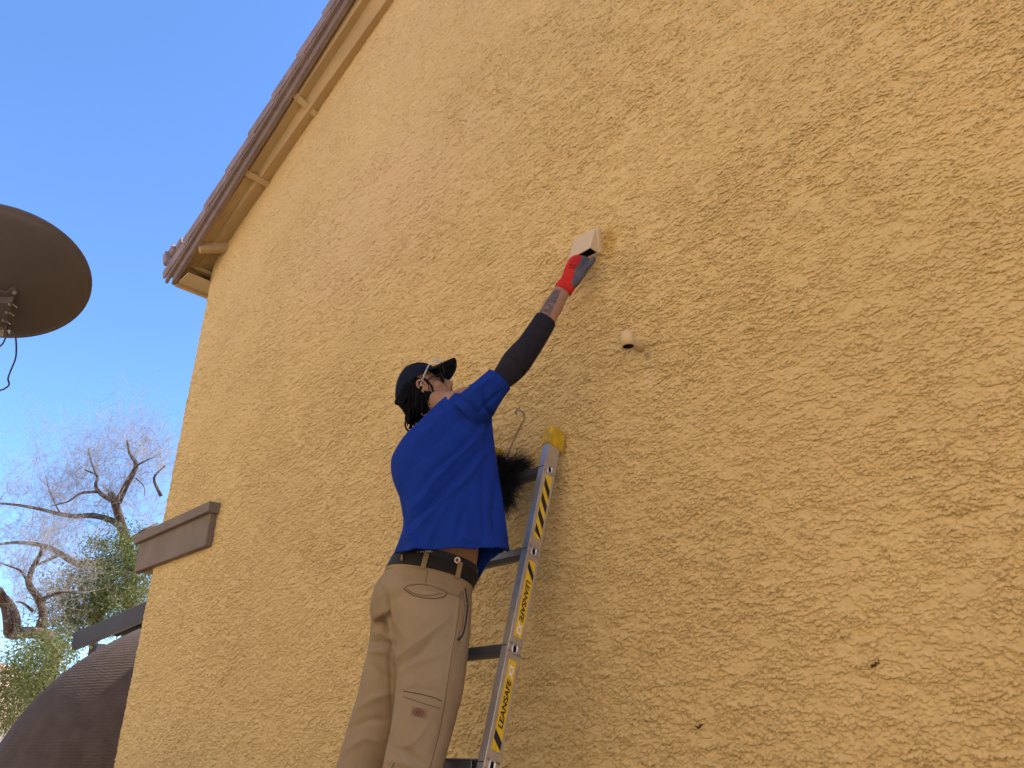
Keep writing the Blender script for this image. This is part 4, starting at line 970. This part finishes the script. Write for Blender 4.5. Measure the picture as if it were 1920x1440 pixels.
# ================================================================= DOME COVER AND BOARD beyond the corner
YD = 1.4
dome = empty('shade_dome', tuple(und(400, 1490, 7.0)*np.array([1, 1, 0])), 'large rounded brown ribbed cover rising beyond the house corner, lower left', 'cover')
C0 = und(405, 1497, 7.0); hz = nrm(np.array([f_[0], f_[1], 0])); n = 96; V = []
rows = [(math.cos(a), math.sin(a)) for a in np.linspace(math.pi/2-.001, 0, 26)]+[(1.0, -.3), (1.0, -C0[2]/1.84)]
for rr, zz in rows:
    for k in range(n):
        g = 2*math.pi*k/n; V.append(C0+r0*rr*2.28*math.cos(g)+hz*rr*1.1*math.sin(g)+np.array([0, 0, 1.80*zz]))
mb = MB(); mb.add(V, [(i*n+k, i*n+(k+1) % n, (i+1)*n+(k+1) % n, (i+1)*n+k) for i in range(len(rows)-1) for k in range(n)])
mb.build('cover_shell', M['dome'], dome, smooth=True)
def ribs():
    mt = M['dome']; n = mt.node_tree; L = n.links; b = n.nodes[mt['bsdf']]
    tc = n.nodes.new('ShaderNodeTexCoord'); wv = n.nodes.new('ShaderNodeTexWave'); wv.bands_direction = 'Z'; wv.inputs['Scale'].default_value = 12; wv.inputs['Distortion'].default_value = 3.5; wv.inputs['Detail'].default_value = 3; wv.inputs['Detail Scale'].default_value = 1.5
    L.new(tc.outputs['Object'], wv.inputs[0]); bp = n.nodes.new('ShaderNodeBump'); bp.inputs['Distance'].default_value = .006; bp.inputs['Strength'].default_value = .3
    L.new(wv.outputs['Fac'], bp.inputs['Height']); L.new(bp.outputs[0], b.inputs['Normal'])
ribs()
board = [(137,1187), (300,1117), (300,1150), (271,1161), (212,1187), (134,1218)]
bt = empty('patio_beam', tuple(und(210, 1190, 8.8)*np.array([1, 1, 0])), 'dark grey beam board sloping above the rounded brown cover beside the house corner', 'beam')
A = [und(137,1187,9.0), und(300,1117,8.2), und(300,1150,8.2), und(134,1218,9.0)]
mb = MB(); off = np.array([-.08, .08, .0]); mb.hexa([A[3], A[2], A[2]+off, A[3]+off, A[0], A[1], A[1]+off, A[0]+off]); mb.build('board', M['slab'], bt, bevel=.005)
A = [und(212,1183,8.75), und(300,1146,8.3), und(300,1160,8.3), und(212,1192,8.75)]
mb = MB(); mb.hexa([A[3], A[2], A[2]+off, A[3]+off, A[0], A[1], A[1]+off, A[0]+off]); mb.build('gap_shade', M['black'], bt)  # black strip painted in for the shaded gap under the board
for t in (.1, .9):
    p = und(137,1218,9.0)*(1-t)+und(300,1150,8.2)*t+np.array([-.1, .25, 0]); mb = MB(); mb.box((p[0]-.05, p[1]-.05, 0), (p[0]+.05, p[1]+.05, p[2]+.05)); mb.build('post', M['slab'], bt)

# ================================================================= TREES
z4 = lambda x, y: (x/2.118, 760+y/2.118)
def limb(mb, pts, r0_, r1_, depth, jit=.15):
    P = [und(*z4(*p), depth+random.uniform(-jit, jit)) for p in pts]; P = spline(P, 5); n = len(P)
    mb.tube(P, [r0_*(1-i/(n-1))+r1_*(i/(n-1)) for i in range(n)], 8); return P
def twigs(P, num, Lr, up, r, Vt, Ft, spread=.9, lev=2):
    for i in range(num):
        p = np.array(P[random.randrange(len(P))]); d = nrm(RNG.normal(size=3)*spread+np.array([0, 0, up])); L_ = random.uniform(*Lr); k = 6
        q = p.copy(); b = len(Vt); a = nrm(np.cross(d, RNG.normal(size=3))); path = [q.copy()]
        for s in range(k+1):
            c = np.cross(a, d); rr = r*(1-s/(k+1)*.75)
            Vt.extend([q+a*rr, q-a*rr*.5+c*rr*.87, q-a*rr*.5-c*rr*.87]); q = q+d*L_/k; path.append(q.copy()); d = nrm(d+RNG.normal(0, .17, 3)+np.array([0, 0, .02]))
        for s in range(k):
            for t in range(3): Ft.append((b+s*3+t, b+s*3+(t+1) % 3, b+s*3+3+(t+1) % 3, b+s*3+3+t))
        if lev > 0: twigs(path[2:], random.randint(4, 7), (L_*.25, L_*.6), up*.6, r*.62, Vt, Ft, spread, lev-1)
DT = 13.0
bare = empty('bare_tree', tuple(und(245, 1150, DT)*np.array([1, 1, 0])), 'leafless tree with pale twigs whose forked trunk rises next to the house corner', 'tree')
mb = MB(); allp = []
tb = und(*z4(515, 900), DT); base_ = tb*np.array([1, 1, 0])
mb.tube([base_, (base_+tb)/2+np.array([.1, 0, 0]), tb, und(*z4(520, 660), DT)], [.20, .16, .13, .115], 12)
tr_ = limb(mb, [(520,660),(512,590),(492,515),(472,440),(455,385),(438,345)], .115, .055, DT, .03)
for pts, a, b, w8 in (([(468,385),(500,320),(540,240),(515,190),(505,140)], .065, .014, 9), ([(455,382),(402,352),(380,320),(385,280),(335,255)], .05, .010, 6), ([(385,343),(320,350),(270,382),(200,400)], .03, .008, 6),
        ([(488,490),(440,456),(370,438),(300,440),(240,432),(150,410),(60,395),(-20,388)], .062, .016, 14), ([(520,535),(570,500),(625,468)], .05, .02, 3), ([(640,360),(612,290),(655,240)], .035, .010, 4),
        ([(540,240),(590,215),(640,190)], .02, .006, 4), ([(385,282),(360,220),(350,170)], .018, .005, 4), ([(240,432),(200,350),(185,290)], .016, .004, 4), ([(540,290),(570,320),(575,360)], .012, .004, 2),
        ([(445,640),(380,630),(300,625),(240,590),(180,560),(80,545),(-10,552)], .085, .02, 11), ([(240,590),(190,615),(140,640),(100,700)], .035, .010, 5)):
    P = limb(mb, pts, a, b, DT, .22); allp.append((P, w8))
mb.build('trunk', M['bark'], bare, smooth=True)
Vt = []; Ft = []
for P, w8 in allp: twigs(P[2:], int(w8*5.2), (.5, 1.25), .75, .0036, Vt, Ft, .75, 2)
twigs(list(tr_[10:]), 20, (.6, 1.2), .4, .005, Vt, Ft)
link('twigs', npmesh('twigs', Vt, Ft), M['twig'], bare)
DT2 = 10.5
bare2 = empty('bare_tree', tuple(und(60, 1260, DT2)*np.array([1, 1, 0])), 'leafless tree with thick elbowed branches at the left edge above the green bush', 'tree')
mb = MB(); allp = []; j0 = und(*z4(190, 915), DT2); b0 = j0*np.array([1, 1, 0])
mb.tube([b0, (b0+j0)/2, und(*z4(215, 1000), DT2), j0], [.18, .15, .11, .10], 12)
for pts, a, b, w8 in (([(195,918),(150,905),(100,902),(42,908),(36,870),(25,800),(-10,735)], .085, .07, 4), ([(72,895),(66,840),(45,790),(5,745)], .05, .04, 4), ([(152,900),(172,835),(152,765),(115,710),(128,650),(160,590),(168,555)], .07, .018, 9),
        ([(170,770),(230,745),(305,738)], .035, .010, 5), ([(130,815),(90,785),(60,780)], .022, .008, 3), ([(115,712),(85,660),(40,640),(0,625)], .022, .006, 6)):
    P = limb(mb, pts, a, b, DT2, .12); allp.append((P, w8))
mb.build('trunk', M['bark'], bare2, smooth=True)
Vt = []; Ft = []
for P, w8 in allp: twigs(P[2:], int(w8*5.2), (.4, 1.0), .6, .0029, Vt, Ft, .8, 2)
link('twigs', npmesh('twigs', Vt, Ft), M['twig'], bare2)

def crown(name, blobs, dist, nleaf, par, mts, size=(.035, .075)):
    """blobs: (photo x, y, radius px x, radius px y, depth spread m, weight)"""
    wts = np.array([b[5] for b in blobs], float); wts /= wts.sum(); V = []; Fs = []; mi = []
    ncl = nleaf//26
    for c in range(ncl):
        bx, by, rx, ry, ds, _ = blobs[RNG.choice(len(blobs), p=wts)]
        v = nrm(RNG.normal(size=3))*RNG.uniform(.35, 1)**.6
        cl = und(bx+rx*v[0], by+ry*v[1], dist+ds*v[2]); dr = nrm(RNG.normal(size=3)+np.array([0, 0, .2])); k = 1 if RNG.random() < .35 else 0
        for l in range(26):
            t = RNG.uniform(0, .42); p = cl+dr*t+RNG.normal(0, .05, 3); a = nrm(RNG.normal(size=3)+dr*.8+np.array([0, 0, -.3])); b = nrm(np.cross(a, RNG.normal(size=3))); L_ = RNG.uniform(*size); w_ = L_*.17
            q = len(V); V.extend([p, p+a*L_*.5+b*w_, p+a*L_, p+a*L_*.5-b*w_]); Fs.append((q, q+1, q+2, q+3)); mi.append(k)
    me = npmesh(name, V, Fs, midx=None)
    for q in mts: me.materials.append(q)
    me.polygons.foreach_set('material_index', np.array(mi[:len(me.polygons)], dtype=np.int32)); return link(name, me, None, par)
gt = empty('leafy_tree', tuple(und(200, 1150, 12)*np.array([1, 1, 0])), 'green small-leaved tree growing among the bare branches behind the grey beam', 'tree')
crown('crown', [(*z4(450,560),40,26,.7,1.1), (*z4(530,600),36,50,.7,1.2), (*z4(400,690),70,40,1,2), (*z4(330,760),70,52,1,2.6), (*z4(470,740),66,48,1,2.4), (*z4(560,700),30,50,.8,1.2), (*z4(260,850),60,46,1,1.6), (*z4(240,930),50,40,1,1.2), (*z4(380,830),80,40,1,1.6)], 12.4, 28000, gt, [M['leaf'], M['leafy']])
mb = MB(); p = und(*z4(400, 760), 12.4); b0 = p*np.array([1, 1, 0]); mb.tube([b0, (b0+p)/2+np.array([.15, .1, 0]), p], [.12, .09, .05], 10)
for q in ((330,700),(480,640),(540,720),(270,850),(440,580)): mb.tube(spline([p-np.array([0, 0, .5]), und(*z4(400+(q[0]-400)*.5, 760+(q[1]-760)*.4), 12.4), und(*z4(*q), 12.4+random.uniform(-.4, .4))], 3), [.05, .045, .04, .035, .03, .02, .012], 6)
mb.build('trunk', M['bark'], gt, smooth=True)
bs = empty('bush', tuple(und(60, 1300, 9.6)*np.array([1, 1, 0])), 'feathery green bush at the left edge above the rounded brown cover', 'bush')
crown('foliage', [(*z4(60,1080),46,26,.7,1.5), (*z4(150,1060),55,30,.8,1.8), (*z4(100,1150),60,24,.8,1.5), (*z4(30,1250),22,30,.6,.8), (*z4(200,990),45,36,.8,1.5), (*z4(20,1170),16,22,.5,.4), (*z4(120,1230),60,30,.8,1.3)], 9.6, 15000, bs, [M['leaf'], M['leafy']], (.03, .06))
mb = MB(); p = und(90, 1330, 9.6); b0 = p*np.array([1, 1, 0]); mb.tube([b0, p], [.08, .05], 8)
for q in ((30,1270),(80,1262),(110,1240)): mb.tube([p, und(*q, 9.6)], [.04, .012], 6)
mb.build('stem', M['bark'], bs)

# ================================================================= NEIGHBOURS
nb_ = empty('neighbour_house', (-26, 14, 0), 'distant house with a pinkish tiled roof showing behind the bush at the left edge', 'house')
rp = und(0, 1320, 24)
mb = MB(); x0, y0 = rp[0]-8, rp[1]-5; ze = 1.6; mb.box((x0, y0, 0), (rp[0]+1.2, y0+10, rp[2]-.5)); mb.build('wall', M['nwall'], nb_)
mb = MB(); zz = rp[2]-.5; V = [(x0-.4, y0-.4, zz), (rp[0]+1.8, y0-.4, zz), (rp[0]+1.8, y0+10.4, zz), (x0-.4, y0+10.4, zz), (x0+3, y0+5, zz+1.9), (rp[0]-1.5, y0+5, zz+1.9)]
mb.add(V, [(0, 1, 5, 4), (2, 3, 4, 5), (1, 2, 5), (3, 0, 4), (0, 3, 2, 1)]); mb.build('roof', M['rooft'], nb_)
side = empty('bounce_light_house', (-2, -7.5, 0), 'pale stucco house added out of view across the side yard to bounce light on the wall', 'house')  # unseen house added behind the camera to bounce warm light onto the wall
mb = MB(); mb.box((-10, -12, 0), (9, -4.6, 6.6)); mb.build('wall', M['nwall'], side)
mb = MB(); V = [(-10.4, -12.4, 6.6), (9.4, -12.4, 6.6), (9.4, -4.3, 6.6), (-10.4, -4.3, 6.6), (-7, -8.3, 8.4), (6, -8.3, 8.4)]
mb.add(V, [(0, 1, 5, 4), (2, 3, 4, 5), (1, 2, 5), (3, 0, 4), (0, 3, 2, 1)]); mb.build('roof', M['rooft'], side)
